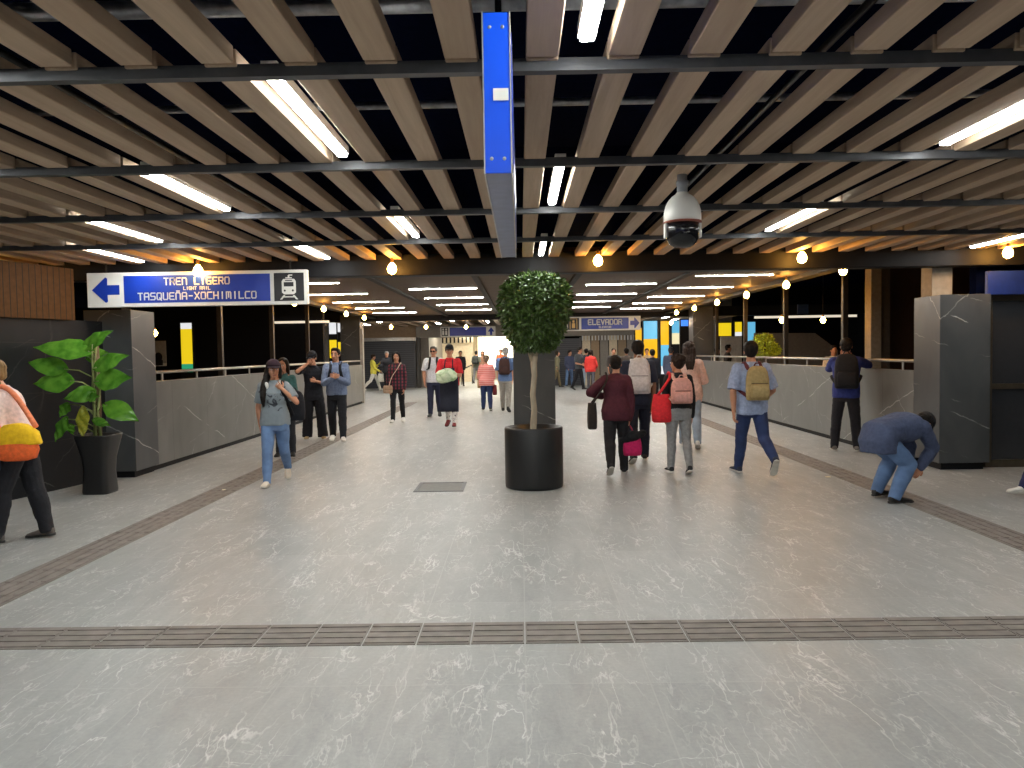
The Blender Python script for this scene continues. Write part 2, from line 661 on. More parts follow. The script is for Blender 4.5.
for x, y, lab in T_SPOTS + [(-2.389, 1.7, None), (2.606, -0.1, None), (-1.057, -0.1, None), (0.275, -1.7, None), (-3.721, 3.3, None), (-3.721, -0.1, None), (4.937, 1.7, None), (4.937, 4.9, None), (-2.389, -1.7, None), (2.606, -3.38, None), (-1.057, -3.38, None), (0.275, -5.0, None), (-2.389, -5.0, None), (2.606, -6.66, None), (-1.057, -6.66, None), (-3.721, -6.66, None), (0.275, -8.3, None), (-2.389, -8.3, None), (2.606, -9.94, None), (-1.057, -9.94, None), (4.937, -3.38, None), (-3.721, -3.38, None), (4.937, -6.66, None)]:
    if lab is None:
        lab = 'white LED ceiling tube outside the picture overhead'
    o = thing('led_tube', lab, 'ceiling light', (x, y, ZC), 0, 'LED tubes of the front ceiling')
    if led is None:
        led = o
        obj('housing', MB().box(-0.035, 0.035, 0, 1.36, 0.012, 0.06), M_white, o)
        obj('diffuser', MB().box(-0.027, 0.027, 0.012, 1.348, -0.006, 0.0125), M_tube, o, False, 0.004)
    else:
        for ch in led.children:
            c = ch.copy()
            C.objects.link(c)
            c.parent = o

# pillars at the mouth of the passage
def pillar(x0, x1, y0, y1, z1, label):
    p = thing('pillar', label, 'pillar', ((x0 + x1) / 2, (y0 + y1) / 2, 0), 0, None, 'structure')
    a, b = (x1 - x0) / 2, (y1 - y0) / 2
    obj('cladding', MB().box(-a, a, -b, b, 0.09, z1), M_pillar, p, False, 0.004)
    obj('plinth', MB().box(-a + .05, a - .05, -b + .05, b - .05, 0.0, 0.09), M_black, p)
    return p


M_conc = mat('cream_concrete', (0.33, 0.28, 0.22), 0.8)
pillar(5.33, 5.97, 9.73, 10.37, 2.24, 'dark veined marble pillar right of the man photographing, beside the glass door')
struct('column', MB().box(5.36, 5.62, 9.98, 10.25, 2.24, 3.4), M_conc, 'cream column stub rising above the right marble pillar', 'column')
pillar(-5.78, -5.15, 10.03, 10.67, 2.24, 'dark veined marble pillar behind the tall leafy plant')
struct('column', MB().box(-5.62, -5.36, 10.2, 10.46, 2.24, 3.4), M_dark, 'dark column stub above the left marble pillar', 'column')
pillar(-0.12, 0.54, 12.0, 12.6, 2.26, 'marble pillar standing behind the round planter and tree')
struct('column', MB().box(0.05, 0.37, 12.15, 12.45, 2.26, 2.86), M_dark, 'dark column stub above the central marble pillar', 'column')
pillar(-5.92, -5.27, 25.0, 25.6, 2.9, 'dark pillar at the far end of the left parapet')
pillar(5.3, 5.92, 23.4, 24.0, 2.9, 'dark pillar at the far end of the right parapet')
struct('lit_side_strip_1', MB().box(-5.27, -5.17, 24.9, 25.1, 0, 2.45), mat('pale_lit_side', (0.42, 0.40, 0.37), 0.5), 'pale strip painting the lit side of the far left pillar', 'lit_side_strip', 0.005)  # lit side of the pillar, painted as a separate pale strip

# parapets with handrails
for s, y0, y1, lab in ((-1, 10.67, 25.0, 'left'), (1, 10.37, 23.4, 'right')):
    x = 5.2 * s + (0.13 if s > 0 else 0)
    x0, x1 = (x, x + 0.16) if s > 0 else (x - 0.16, x)
    struct('parapet_wall', MB().box(x0, x1, y0, y1, 0.07, 1.26), M_parapet, 'grey marble parapet along the %s side of the passage' % lab, 'parapet', 0.006)
    struct('baseboard_' + lab, MB().box(x0 + .03, x1 - .03, y0, y1, 0.0, 0.07), M_black, 'dark recessed base under the %s parapet' % lab, 'baseboard')
    xm = (x0 + x1) / 2
    t = thing('handrail', 'brushed metal handrail on top of the %s parapet' % lab, 'handrail', (xm, y0, 1.26))
    obj('rail', MB().tube([(0, 0, 0.13), (0, y1 - y0, 0.13)], 0.024, 12), M_rail, t, True)
    post = MB().tube([(0, 0, 0), (0, 0, 0.115)], 0.016, 10).mesh('post')
    post.materials.append(M_rail)
    n = int((y1 - y0) / 1.2)
    for i in range(n):
        p = link('post', post, None, t)
        p.location = (0, 0.45 + i * 1.2, 0)

# thin steel posts behind the parapets
for s, ys, lab in ((1, (13.35, 16.3, 19.2, 22.0), 'right'), (-1, (14.3, 17.3, 20.2), 'left')):
    for i, y in enumerate(ys):
        p = thing('steel_post', 'slim dark steel post behind the %s parapet, %s from the front' % (lab, ORD[i]), 'post', (5.66 * s, y, 0), 0, 'steel posts behind the parapets')
        obj('shaft', MB().box(-.045, .045, -.045, .045, 0, 4.2), mat('post_steel', (0.05, 0.042, 0.035), 0.45, 0.5), p, False, 0.006)
        obj('base_plate', MB().box(-.1, .1, -.1, .1, 0, 0.012), M_steel, p)

# plank ceiling of the passage
struct('ceiling', MB().box(-4.85, 4.85, BY + .22, Y3, 2.86, 2.95), M_plank, 'brown plank ceiling over the passage', 'ceiling')
struct('beam', MB().box(-5.0, -4.78, BY + .22, Y3, 2.78, 3.0), M_black, 'dark edge beam along the left side of the plank ceiling', 'beam')
struct('beam', MB().box(4.78, 5.0, BY + .22, Y3, 2.78, 3.0), M_black, 'dark edge beam along the right side of the plank ceiling', 'beam')
M_rib = mat('ceiling_rib', (0.03, 0.025, 0.022), 0.6, spec=.1)
for x, lab in ((-2.42, 'dark lengthwise ceiling rib between the left light rows'), (-0.72, 'dark lengthwise ceiling rib left of the tree crown'), (0.95, 'dark lengthwise ceiling rib right of the tree crown'), (2.78, 'dark lengthwise ceiling rib between the right light rows')):
    tag(obj('ceiling_rib', MB().box(x - .05, x + .05, BY + .22, Y3, 2.815, 2.87), M_rib), lab, 'ceiling rib', 'ribs under the plank ceiling', 'structure')
struct('beam', MB().box(-14, 14, Y3, Y3 + .2, 2.68, 3.0), M_black, 'dark beam at the far end of the plank ceiling', 'beam')

led2 = None
cols = [(-2.15, 12.3, 5, 'left inner'), (1.25, 11.95, 5, 'right inner'), (3.0, 13.05, 5, 'right outer'), (-4.45, 13.2, 5, 'left outer')]
for x, y0, n, cl in cols:
    for i in range(n):
        y = y0 + 2.45 * i
        if y > 24.8:
            continue
        o = thing('led_tube', 'white LED tube running across the plank ceiling, %s in the %s column' % (ORD[i], cl), 'ceiling light', (x, y, 2.86), 0, 'LED tubes of the plank ceiling')
        if led2 is None:
            led2 = o
            obj('housing', MB().box(0, 1.33, -.026, .026, -0.018, 0.0), M_white, o)
            obj('diffuser', MB().box(0.01, 1.32, -.02, .02, -0.0215, -0.018), M_tube2, o)
        else:
            for ch in led2.children:
                c = ch.copy()
                C.objects.link(c)
                c.parent = o

# amber bulbs
bulb0 = None


def bulb(x, y, z, ztop, label, group):
    global bulb0
    o = thing('pendant_bulb', label, 'bulb', (x, y, z), 0, group)
    if bulb0 is None:
        bulb0 = o
        obj('glass', MB().lathe([(0.012, -0.068), (0.044, -0.05), (0.058, -0.01), (0.05, 0.028), (0.024, 0.062), (0.016, 0.075)], n=16), M_bulb, o, True)
        obj('socket', MB().lathe([(0.02, 0.07), (0.022, 0.075), (0.022, 0.12), (0.01, 0.13)], n=12), M_brass, o, True)
    else:
        for ch in bulb0.children:
            c = ch.copy()
            C.objects.link(c)
            c.parent = o
    if ztop > z + 0.14:
        obj('cord', MB().tube([(0, 0, 0.125), (0, 0, ztop - z)], 0.006, 6), M_black, o)
    return o


for i, (px, py) in enumerate(((-7, 272), (198, 269), (392, 267), (598, 259), (802, 256), (1008, 251))):
    p = at(px, py, 9.5)
    bulb(p.x, p.y, p.z - 0.02, ZC + 0.05, 'glowing amber bulb hanging before the cross beam, %s from the left' % ORD[i], 'amber bulbs along the front beam')
for i in range(6):
    bulb(4.68, 11.1 + 2.35 * i, 2.70, 2.86, 'small amber bulb under the right edge of the plank ceiling, %s from the front' % ORD[i], 'amber bulbs along the right ceiling edge')
    bulb(-4.68, 11.1 + 2.35 * i, 2.70, 2.86, 'small amber bulb under the left edge of the plank ceiling, %s from the front' % ORD[i], 'amber bulbs along the left ceiling edge')
for i, px in enumerate((391, 426, 466, 671, 588)):
    p = at(px, 327 if px < 600 else 323, 26.5)
    bulb(p.x, p.y, p.z, 2.8, ['amber bulb beside the far restroom sign, left of the pair', 'amber bulb above the red-shirted man', 'amber bulb in front of the blue end sign', 'amber bulb before the far cyan and yellow panels', 'amber bulb behind the elevator sign'][i], 'amber bulbs of the far hall')
for px, py, Y, lab in ((782, 320, 17.0, 'amber bulb above the bush beyond the right parapet'), (823, 320, 17.0, 'amber bulb left of the photographing man beyond the parapet'), (155, 333, 17.0, 'amber bulb over the white notice beyond the left parapet')):
    p = at(px, py, Y)
    bulb(p.x, p.y, p.z, 4.2, lab, 'amber bulbs beyond the parapets')

# ------------------------------------------------------------------ left front wall
M_tilek = marble_material('black_wall_tile', (0.006, 0.0065, 0.008), (0.016, 0.017, 0.020), joint=(2, 0.6), amt=0.12, spec=.2)
M_cladw = plank_material('timber_cladding', (0.045, 0.018, 0.005), (0.095, 0.042, 0.013), 1, 0.085)


def wall_seg(name, a, b, z0, z1, th, m, label, cat):
    a, b = V3((a[0], a[1], 0)), V3((b[0], b[1], 0))
    d = (b - a)
    L = d.length
    ang = math.atan2(d.y, d.x) - math.pi / 2
    o = obj(name, MB().box(-th, 0, 0, L, z0, z1), m)
    o.location = a
    o.rotation_euler = (0, 0, ang)
    return tag(o, label, cat, None, 'structure')


wall_seg('wall_left', (-6.5, -14), (-5.95, 8.0), 0, 4.2, 0.2, M_tilek, 'dark tiled wall on the left towards the viewer', 'wall')
wall_seg('wall_left', (-5.95, 8.0), (-5.52, 10.1), 0, 2.09, 0.2, M_tilek, 'dark tiled wall behind the woman with the orange bag', 'wall')
wall_seg('wall_left', (-5.92, 8.0), (-5.55, 9.45), 2.085, 2.72, 0.22, M_cladw, 'vertical timber cladding above the dark left wall', 'wall cladding')
struct('wall_left', MB().box(-14, -5.3, 10.4, 10.5, 2.3, 4.2), M_void, 'dark upper panel left above the passage mouth', 'wall')

# right front wall: dark glazed doors
struct('wall_right', MB().box(7.9, 8.1, -14, 9.8, 0, 4.2), M_tilek, 'dark tiled wall on the right towards the viewer', 'wall')
M_frame = mat('bronze_frame', (0.10, 0.082, 0.06), 0.4, 0.6)
M_glassd = mat('smoked_glass', (0.035, 0.037, 0.042), 0.12, 0.0, var=0.05)
d = thing('door_1', 'dark glazed door in a bronze frame right of the marble pillar', 'door', (6.02, 9.95, 0), 0, None, 'structure')
mb = MB()
for x0, x1, z0, z1 in ((0, .08, 0, 2.24), (.95, 1.02, 0, 2.24), (1.86, 1.94, 0, 2.24), (.08, .95, 2.16, 2.24), (1.02, 1.86, 2.16, 2.24), (.08, .95, 0, .1), (1.02, 1.86, 0, .1), (.08, .95, 1.02, 1.09), (1.02, 1.86, 1.02, 1.09)):
    mb.box(x0, x1, -.05, .05, z0, z1)
obj('door_frame', mb, M_frame, d, False, 0.004)
for x0, x1 in ((.08, .95), (1.02, 1.86)):
    obj('pane', MB().box(x0, x1, -.01, .01, .1, 1.02), M_glassd, d)
    obj('pane', MB().box(x0, x1, -.01, .01, 1.09, 2.16), M_glassd, d)
obj('door_handle', MB().tube([(.9, -.05, .8), (.9, -.1, .82), (.9, -.1, 1.35), (.9, -.05, 1.37)], .014, 8), M_steel, d, True)
struct('wall_right', MB().box(5.97, 8, 10.05, 10.2, 2.24, 4.2), M_void, 'dark panel above the glazed door on the right', 'wall')
sg = thing('hanging_sign', 'blue sign above the dark glazed door at the right edge', 'sign', (5.95, 9.8, 2.23))
obj('panel', MB().box(0.0, .5, -.03, .03, 0, .30), mat('deep_blue_panel', (0.012, 0.03, 0.18), 0.4), sg, False, 0.004)
obj('end_panel', MB().box(.5, .9, -.03, .03, 0, .30), M_signw, sg, False, 0.004, 'pale end panel')

# ------------------------------------------------------------------ lettering
GL = {
    'T': [[(0, 1), (1, 1)], [(.5, 1), (.5, 0)]],
    'R': [[(0, 0), (0, 1), (.85, 1), (1, .85), (1, .6), (.85, .5), (0, .5)], [(.6, .5), (1, 0)]],
    'E': [[(1, 1), (.15, 1), (0, .85), (0, .15), (.15, 0), (1, 0)], [(0, .5), (.85, .5)]],
    'N': [[(0, 0), (0, 1), (.8, 1), (1, .8), (1, 0)]],
    'L': [[(0, 1), (0, 0), (1, 0)]],
    'I': [[(.5, 0), (.5, 1)]],
    'G': [[(1, 1), (.15, 1), (0, .85), (0, .15), (.15, 0), (1, 0), (1, .5), (.55, .5)]],
    'O': [[(.15, 0), (.85, 0), (1, .15), (1, .85), (.85, 1), (.15, 1), (0, .85), (0, .15), (.15, 0)]],
    'A': [[(0, 0), (0, .85), (.15, 1), (.85, 1), (1, .85), (1, 0)], [(0, .45), (1, .45)]],
    'S': [[(1, 1), (.15, 1), (0, .85), (0, .6), (.15, .5), (.85, .5), (1, .4), (1, .15), (.85, 0), (0, 0)]],
    'Q': [[(.15, 0), (.85, 0), (1, .15), (1, .85), (.85, 1), (.15, 1), (0, .85), (0, .15), (.15, 0)], [(.6, .25), (1, -.1)]],
    'U': [[(0, 1), (0, .15), (.15, 0), (.85, 0), (1, .15), (1, 1)]],
    'Ñ': [[(0, 0), (0, .85), (.15, 1), (.8, 1), (1, .8), (1, 0)], [(.2, 1.25), (.8, 1.25)]],
    '-': [[(.15, .5), (.85, .5)]],
    'X': [[(0, 0), (1, 1)], [(0, 1), (1, 0)]],
    'C': [[(1, 1), (.15, 1), (0, .85), (0, .15), (.15, 0), (1, 0)]],
    'H': [[(0, 0), (0, 1)], [(1, 0), (1, 1)], [(0, .5), (1, .5)]],
    'M': [[(0, 0), (0, 1), (.85, 1), (1, .85), (1, 0)], [(.5, 1), (.5, .2)]],
    'V': [[(0, 1), (.5, 0), (1, 1)]],
    'D': [[(0, 0), (0, 1), (.8, 1), (1, .8), (1, .2), (.8, 0), (0, 0)]],
    ' ': [],
}


def text_mb(txt, cx, zc, hgt, wid, th, y=-0.004):
    """flat stroke letters centred on (cx, zc), total width wid"""
    mb = MB()
    n = len(txt)
    unit = wid / (n * 1.0 - 0.32)
    lw = unit * 0.68
    x = cx - wid / 2
    for ch in txt:
        for pl in GL[ch]:
            for (a, b) in zip(pl[:-1], pl[1:]):
                p = V3((x + a[0] * lw, 0, zc - hgt / 2 + a[1] * hgt))
                q = V3((x + b[0] * lw, 0, zc - hgt / 2 + b[1] * hgt))
                dd = (q - p).normalized()
                w = V3((-dd.z, 0, dd.x)) * th / 2
                p, q = p - dd * th * .45, q + dd * th * .45
                vs = [V3((r.x, yy, r.z)) for yy in (y, y + 0.004) for r in (p + w, q + w, q - w, p - w)]
                mb.add(vs, [(0, 1, 2, 3), (4, 7, 6, 5), (0, 4, 5, 1), (1, 5, 6, 2), (2, 6, 7, 3), (3, 7, 4, 0)])
        x += unit
    return mb


def arrow_mb(cx, cz, w, h, dirx=-1, diry=0, y=-0.004):
    """arrow made of a bar and a swept-back head, as one prism"""
    pts = [(-.5, 0), (.0, .5), (.07, .45), (.06, .19), (.5, .19), (.5, -.19), (.06, -.19), (.07, -.45), (.0, -.5)]
    out = []
    for a, b in pts:
        if diry:
            a, b = b, -a
        elif dirx > 0:
            a = -a
        out.append((cx + a * w, cz + b * h))
    n = len(out)
    vs = [(a, y, b) for a, b in out] + [(a, y + .004, b) for a, b in out]
    fs = [(8, 7, 6, 5, 4, 3, 2, 1, 0), tuple(range(n, 2 * n))] + [(i, (i + 1) % n, n + (i + 1) % n, n + i) for i in range(n)]
    return MB().add(vs, fs)


def train_icon(parent, cx, cz, s):
    """white front view of a tram"""
    y = -.038
    f = lambda mb, *a: mb.box(cx + a[0] * s, cx + a[1] * s, y, y + .004, cz + a[2] * s, cz + a[3] * s)
    m = MB()
    pts = [(-.26, -.2), (-.26, .22), (-.2, .3), (.2, .3), (.26, .22), (.26, -.2), (.18, -.27), (-.18, -.27)]
    vs = [(cx + a * s, y, cz + b * s) for a, b in pts] + [(cx + a * s, y + .004, cz + b * s) for a, b in pts]
    m.add(vs, [tuple(range(8)), tuple(range(15, 7, -1))] + [(i, (i + 1) % 8, 8 + (i + 1) % 8, 8 + i) for i in range(8)])
    f(m, -.12, .12, .32, .36)
    f(m, -.03, .03, .36, .44)
    f(m, .0, .14, .42, .46)
    for sg_ in (-1, 1):
        a = [(sg_ * .14, -.3), (sg_ * .2, -.3), (sg_ * .34, -.46), (sg_ * .26, -.46)]
        vs = [(cx + p * s, y, cz + q * s) for p, q in a] + [(cx + p * s, y + .004, cz + q * s) for p, q in a]
        m.add(vs, [(0, 1, 2, 3), (7, 6, 5, 4), (0, 4, 5, 1), (1, 5, 6, 2), (2, 6, 7, 3), (3, 7, 4, 0)])
    f(m, -.26, .26, -.385, -.345)
    ic = obj('pictogram', m, M_signw, parent)
    k = MB()
    y = -.042
    f(k, -.18, .18, .02, .18)
    f(k, -.13, .13, .225, .26)
    k.lathe([(.045 * s, 0), (.045 * s, .004)], n=12) if False else None
    for sg_ in (-1, 1):
        k.ell((cx + sg_ * .15 * s, y + .002, cz - .13 * s), ((.04 * s, 0, 0), (0, .003, 0), (0, 0, .04 * s)), 12, 6)
    obj('pictogram_detail', k, M_signk, ic)


# train sign
pl, pr = at(88.5, 292, 9.62), at(308, 288, 9.62)
SW = pr.x - pl.x
cx = (pl.x + pr.x) / 2
SZ0 = at(200, 306, 9.62).z
SH = at(200, 271.5, 9.62).z - SZ0
sg = thing('hanging_sign', 'wide white sign with blue panel naming the light rail, arrow pointing left', 'sign', (cx, 9.62, SZ0))
obj('board', MB().box(-SW / 2, SW / 2, -.03, .05, 0, SH), M_signw, sg, False, 0.006)
b0, b1 = -SW / 2 + SW * .168, -SW / 2 + SW * .832
obj('blue_panel', MB().box(b0, b1, -.034, -.03, SH * .11, SH * .9), M_blue, sg)
obj('black_panel', MB().box(-SW / 2 + SW * .85, SW / 2 - SW * .015, -.034, -.03, SH * .1, SH * .91), M_signk, sg)
obj('arrow', arrow_mb(-SW / 2 + SW * .085, SH * .5, SW * .125, SH * .74, -1, 0, -.034), M_blue, sg)
bc = (b0 + b1) / 2
obj('lettering', text_mb('TREN LIGERO', bc, SH * .72, SH * .19, SW * .295, .0145, -.038), M_signw, sg)
obj('lettering', text_mb('LIGHT RAIL', bc, SH * .515, SH * .085, SW * .12, .008, -.038), M_signw, sg)
obj('lettering', text_mb('TASQUEÑA-XOCHIMILCO', bc, SH * .295, SH * .19, SW * .535, .0145, -.038), M_signw, sg)
train_icon(sg, -SW / 2 + SW * .917, SH * .5, SH * .78)
for x in (-SW * .42, SW * .42):
    obj('hanger', MB().tube([(x, 0.02, SH), (x, 0.02, ZC - SZ0 + .05)], .012, 8), M_black, sg)

# edge-on blue sign in the middle
sg = thing('hanging_sign', 'long blue signboard hung lengthwise, seen edge-on in the middle of the ceiling', 'sign', (-0.061, 2.42, 2.164))
DEP = 2.15
obj('edge_panel', MB().box(-.042, .042, 0, .01, 0, .497), mat('bright_blue_edge', (0.004, 0.085, 0.80), 0.3, var=0.02), sg, False, 0.002)
obj('board', MB().box(-.042, .042, .01, DEP, 0.002, .495), mat('sign_underside', (0.20, 0.23, 0.36), 0.35), sg)
obj('frame', MB().box(-.045, -.0405, -.003, DEP, -.002, .499).box(.0405, .045, -.003, DEP, -.002, .499), M_rail, sg)
obj('face', MB().box(.045, .048, .05, DEP - .05, .04, .455), M_blue, sg)
obj('sticker', MB().box(-.012, .036, -.004, 0, .225, .262), M_signw, sg, label='small white sticker')
sm = MB()
for x in (-.02, .02):
    for z in (.045, .452):
        obj('screw', MB().ell((x, 0, z), ((.006, 0, 0), (0, .004, 0), (0, 0, .006)), 10, 6), M_rail, sg)
for y in (.35, 1.8):
    obj('hanger', MB().tube([(0, y, .49), (0, y, .85)], .012, 8), M_black, sg)

# elevator sign
sg_l, sg_r = at(548, 323, 24.9), at(640.5, 322, 24.9)
W2 = sg_r.x - sg_l.x
z0, z1 = at(600, 330.5, 24.9).z, at(600, 316.5, 24.9).z
sg = thing('hanging_sign', 'white and blue sign reading elevator with arrow pointing right, beside the tree', 'sign', ((sg_l.x + sg_r.x) / 2, 24.9, z0))
h2 = z1 - z0
obj('board', MB().box(-W2 / 2, W2 / 2, -.03, .05, 0, h2), M_signw, sg, False, 0.006)
obj('blue_panel', MB().box(-W2 * .14, W2 * .37, -.034, -.03, h2 * .1, h2 * .9), M_blue, sg)
obj('black_panel', MB().box(-W2 * .285, -W2 * .165, -.034, -.03, h2 * .08, h2 * .92), M_signk, sg)
obj('arrow', arrow_mb(W2 * .437, h2 * .5, W2 * .1, h2 * .8, 1, 0, -.034), M_blue, sg)
obj('lettering', text_mb('ELEVADOR', W2 * .115, h2 * .6, h2 * .34, W2 * .36, .035, -.038), M_signw, sg)
obj('lettering', text_mb('ELEVATOR', W2 * .115, h2 * .24, h2 * .13, W2 * .13, .012, -.038), M_signw, sg)
cxi = -W2 * .225
ic = MB()
for (x0, x1, za, zb) in ((-.12, .12, .88, .84), (-.12, -.1, .84, .15), (.1, .12, .84, .15), (-.05, .05, .55, .2)):
    ic.box(cxi + x0, cxi + x1, -.038, -.034, h2 * min(za, zb), h2 * max(za, zb))
ic.ell((cxi, -.036, h2 * .67), ((.04, 0, 0), (0, .002, 0), (0, 0, .045)), 12, 6)
obj('pictogram', ic, mat('amber_pictogram', (0.7, 0.45, 0.15), 0.5), sg)
for x in (-W2 * .4, W2 * .4):
    obj('hanger', MB().tube([(x, 0, h2), (x, 0, 2.72 - z0)], .015, 8), M_black, sg)

# end sign over the bright opening
YS = 35.2
sl, sr = at(440.5, 331, YS), at(495.5, 330, YS)
z0, z1 = at(468, 336.5, YS).z, at(468, 326.5, YS).z
W3, h3 = sr.x - sl.x, z1 - z0
sg = thing('hanging_sign', 'blue and white sign with restroom pictogram above the bright opening', 'sign', ((sl.x + sr.x) / 2, YS, z0))
obj('board', MB().box(-W3 / 2, W3 / 2, -.03, .05, 0, h3), M_signw, sg, False, 0.006)
obj('blue_panel', MB().box(-W3 * .33, W3 * .33, -.034, -.03, h3 * .08, h3 * .92), M_blue, sg)
obj('black_panel', MB().box(-W3 * .48, -W3 * .36, -.034, -.03, h3 * .08, h3 * .92), M_signk, sg)
obj('arrow', arrow_mb(W3 * .42, h3 * .5, W3 * .11, h3 * .8, 0, 1, -.034), M_blue, sg)
ic = MB()
for x in (-.45, -.395):
    ic.ell((W3 * x, -.036, h3 * .74), ((.045, 0, 0), (0, .002, 0), (0, 0, .05)), 12, 6)
    ic.box(W3 * x - .045, W3 * x + .045, -.038, -.034, h3 * .18, h3 * .6)
obj('pictogram', ic, M_signw, sg)

# ------------------------------------------------------------------ the far hall
M_tan = mat('tan_panel', (0.34, 0.24, 0.15), 0.6)
M_lint = mat('grey_lintel', (0.26, 0.235, 0.21), 0.6)
M_shut = stripe_material('roller_shutter_slats', (0.04, 0.043, 0.055), (0.075, 0.08, 0.095), 2, 0.10, 0.3, None, 0.5)
M_cream = mat('cream_wall', (0.72, 0.62, 0.46), 0.7)
fs0 = None
for i, x in enumerate([-8.4 + 0.62 * k for k in range(28)]):
    if fs0 is None:
        fs0 = obj('ceiling_slat', MB().box(-.09, .09, Y3 + .25, YE - .1, 0, .08), M_slat)
        o = fs0
    else:
        o = fs0.copy()
        C.objects.link(o)
    o.location = (x, 0, 2.86)
    tag(o, 'timber slat of the far hall ceiling, %s from the left wall' % ORD[i], 'ceiling slat', 'timber slats of the far hall ceiling')
fl0 = None
fl = [(-6.6, 26.6), (-5.4, 28.2), (-4.0, 26.6), (-2.6, 28.2), (-1.3, 26.6), (-1.3, 30), (-3.4, 31), (-6.4, 31), (1.4, 26.6), (2.7, 28.4), (4.1, 26.8), (5.6, 28.6), (1.4, 31), (3.6, 31.5), (6.4, 31)]
for i, (x, y) in enumerate(fl):
    o = thing('led_tube', 'white LED tube between the far hall slats, %s counted row by row' % ORD[i], 'ceiling light', (x, y, 2.84), 0, 'LED tubes of the far hall')
    if fl0 is None:
        fl0 = o
        obj('housing', MB().box(-.05, .05, 0, 1.3, 0.0, .05), M_white, o)
        obj('diffuser', MB().box(-.045, .045, .01, 1.29, -.015, 0), mat('led_far', (.9, .9, .9), .5, emit=(1, .98, .9), es=60, var=0), o)
    else:
        for ch in fl0.children:
            c = ch.copy()
            C.objects.link(c)
            c.parent = o


def xat(px, Y):
    return at(px, 345, Y).x


# end wall, left: shutter bay
xs0, xs1 = xat(362, YE), xat(414, YE)
sh = thing('roller_shutter', 'closed dark grey roller shutter at the far left end of the hall', 'roller shutter', ((xs0 + xs1) / 2, YE, 0))
ww = (xs1 - xs0) / 2
obj('curtain', MB().box(-ww, ww, 0, .06, .05, 2.2), M_shut, sh)
obj('guide_rail', MB().box(-ww - .08, -ww, -.04, .1, 0, 2.25), M_steel, sh)
obj('guide_rail', MB().box(ww, ww + .08, -.04, .1, 0, 2.25), M_steel, sh)
obj('bottom_bar', MB().box(-ww, ww, -.02, .08, 0, .06), M_steel, sh)
obj('shutter_box', MB().box(-ww - .1, ww + .1, -.12, .12, 2.2, 2.36), M_rail, sh)
struct('wall_end', MB().box(xs0 - 5, xs1 + .1, YE + .13, YE + .3, 2.25, 3.0), M_tan, 'tan band above the roller shutter', 'wall')
struct('wall_end', MB().box(xs0 - 5, xs0 - .1, YE, YE + .3, 0, 3.0), M_lint, 'grey end wall left of the roller shutter', 'wall')
xo0, xo1 = xat(427, YE), xat(516, YE)
struct('column', MB().box(xs1 + .12, xat(420, YE) - .0, YE - .05, YE + .3, 0, 2.35), mat('dark_jamb', (0.05, 0.045, 0.04), 0.5), 'dark jamb between the shutter and the bright opening', 'jamb')
struct('wall_end', MB().box(xs1 + .1, xo1 + .6, YE, YE + .3, 2.33, 3.0), M_lint, 'grey lintel carrying the sign over the bright opening', 'lintel')
# passage behind the opening
struct('wall_end', MB().box(xs1 + .1, xat(428, YE), YE + .3, 47, 0, 3.0), mat('taupe_wall', (0.17, 0.15, 0.13), 0.6), 'taupe side wall just inside the bright opening', 'wall')
struct('wall_end', MB().box(xo1 + .05, xo1 + .5, YE, 47, 0, 3.0), M_lint, 'wall closing the bright opening behind the central pillar', 'wall')
struct('wall_end', MB().box(-9, xo1 + .5, 47, 47.2, 0, 3.2), M_cream, 'cream back wall seen through the bright opening', 'wall')
struct('ceiling', MB().box(-9, xo1 + .5, YE + .3, 47.2, 3.0, 3.2), M_cream, 'cream ceiling of the room behind the opening', 'ceiling')
lp0, lp1 = at(478, 345, 44).x, at(518, 345, 44).x
wn = thing('exit_glow', 'big glowing panel standing in for the bright exit behind the opening', 'glowing panel', ((lp0 + lp1) / 2, 44.0, 0), 0, None, 'structure')
hw = (lp1 - lp0) / 2
obj('pane', MB().box(-hw, hw, 0, .05, .55, 2.65), mat('exit_glow_pane', (1, .97, .85), .5, emit=(1.0, 0.93, 0.68), es=2.6, var=0), wn)  # glowing pane added to stand in for the bright exit
obj('glow_frame', MB().box(-hw - .1, -hw, -.05, .1, 0, 2.8).box(hw, hw + .1, -.05, .1, 0, 2.8).box(-hw, hw, -.05, .1, 2.65, 2.8), M_tan, wn)
pn = thing('wall_panel', 'pale beige panelled screen inside the bright opening, left half', 'screen', (0, 42, 0))
px0, px1 = at(430, 345, 42).x, at(473, 345, 42).x
for i in range(4):
    a = px0 + (px1 - px0) * i / 4
    b = px0 + (px1 - px0) * (i + 1) / 4
    obj('panel', MB().box(a + .02, b - .02, 0, .06, 0.0, 2.1), M_cream, pn)
gr = thing('louvre_grille', 'dark louvred grille above the beige screen', 'grille', (0, 41.9, 2.15))
lm = MB()
x = px0
while x < px1:
    lm.box(x, x + .09, 0, .05, 0, .3)
    x += .22
obj('louvre', lm, M_black, gr)
obj('grille_frame', MB().box(px0, px1, .05, .1, 0, .34), M_cream, gr)
hr = thing('stair_rail', 'dark sloping handrail inside the bright opening', 'handrail', (0, 0, 0))
a, b = at(461, 370, 38), at(472, 365, 39)
obj('rail', MB().tube([a, b], .03, 8), M_black, hr, True)
obj('post', MB().tube([(a.x, a.y, 0), a], .02, 8), M_black, hr, True)
obj('post', MB().tube([(b.x, b.y, 0), b], .02, 8), M_black, hr, True)
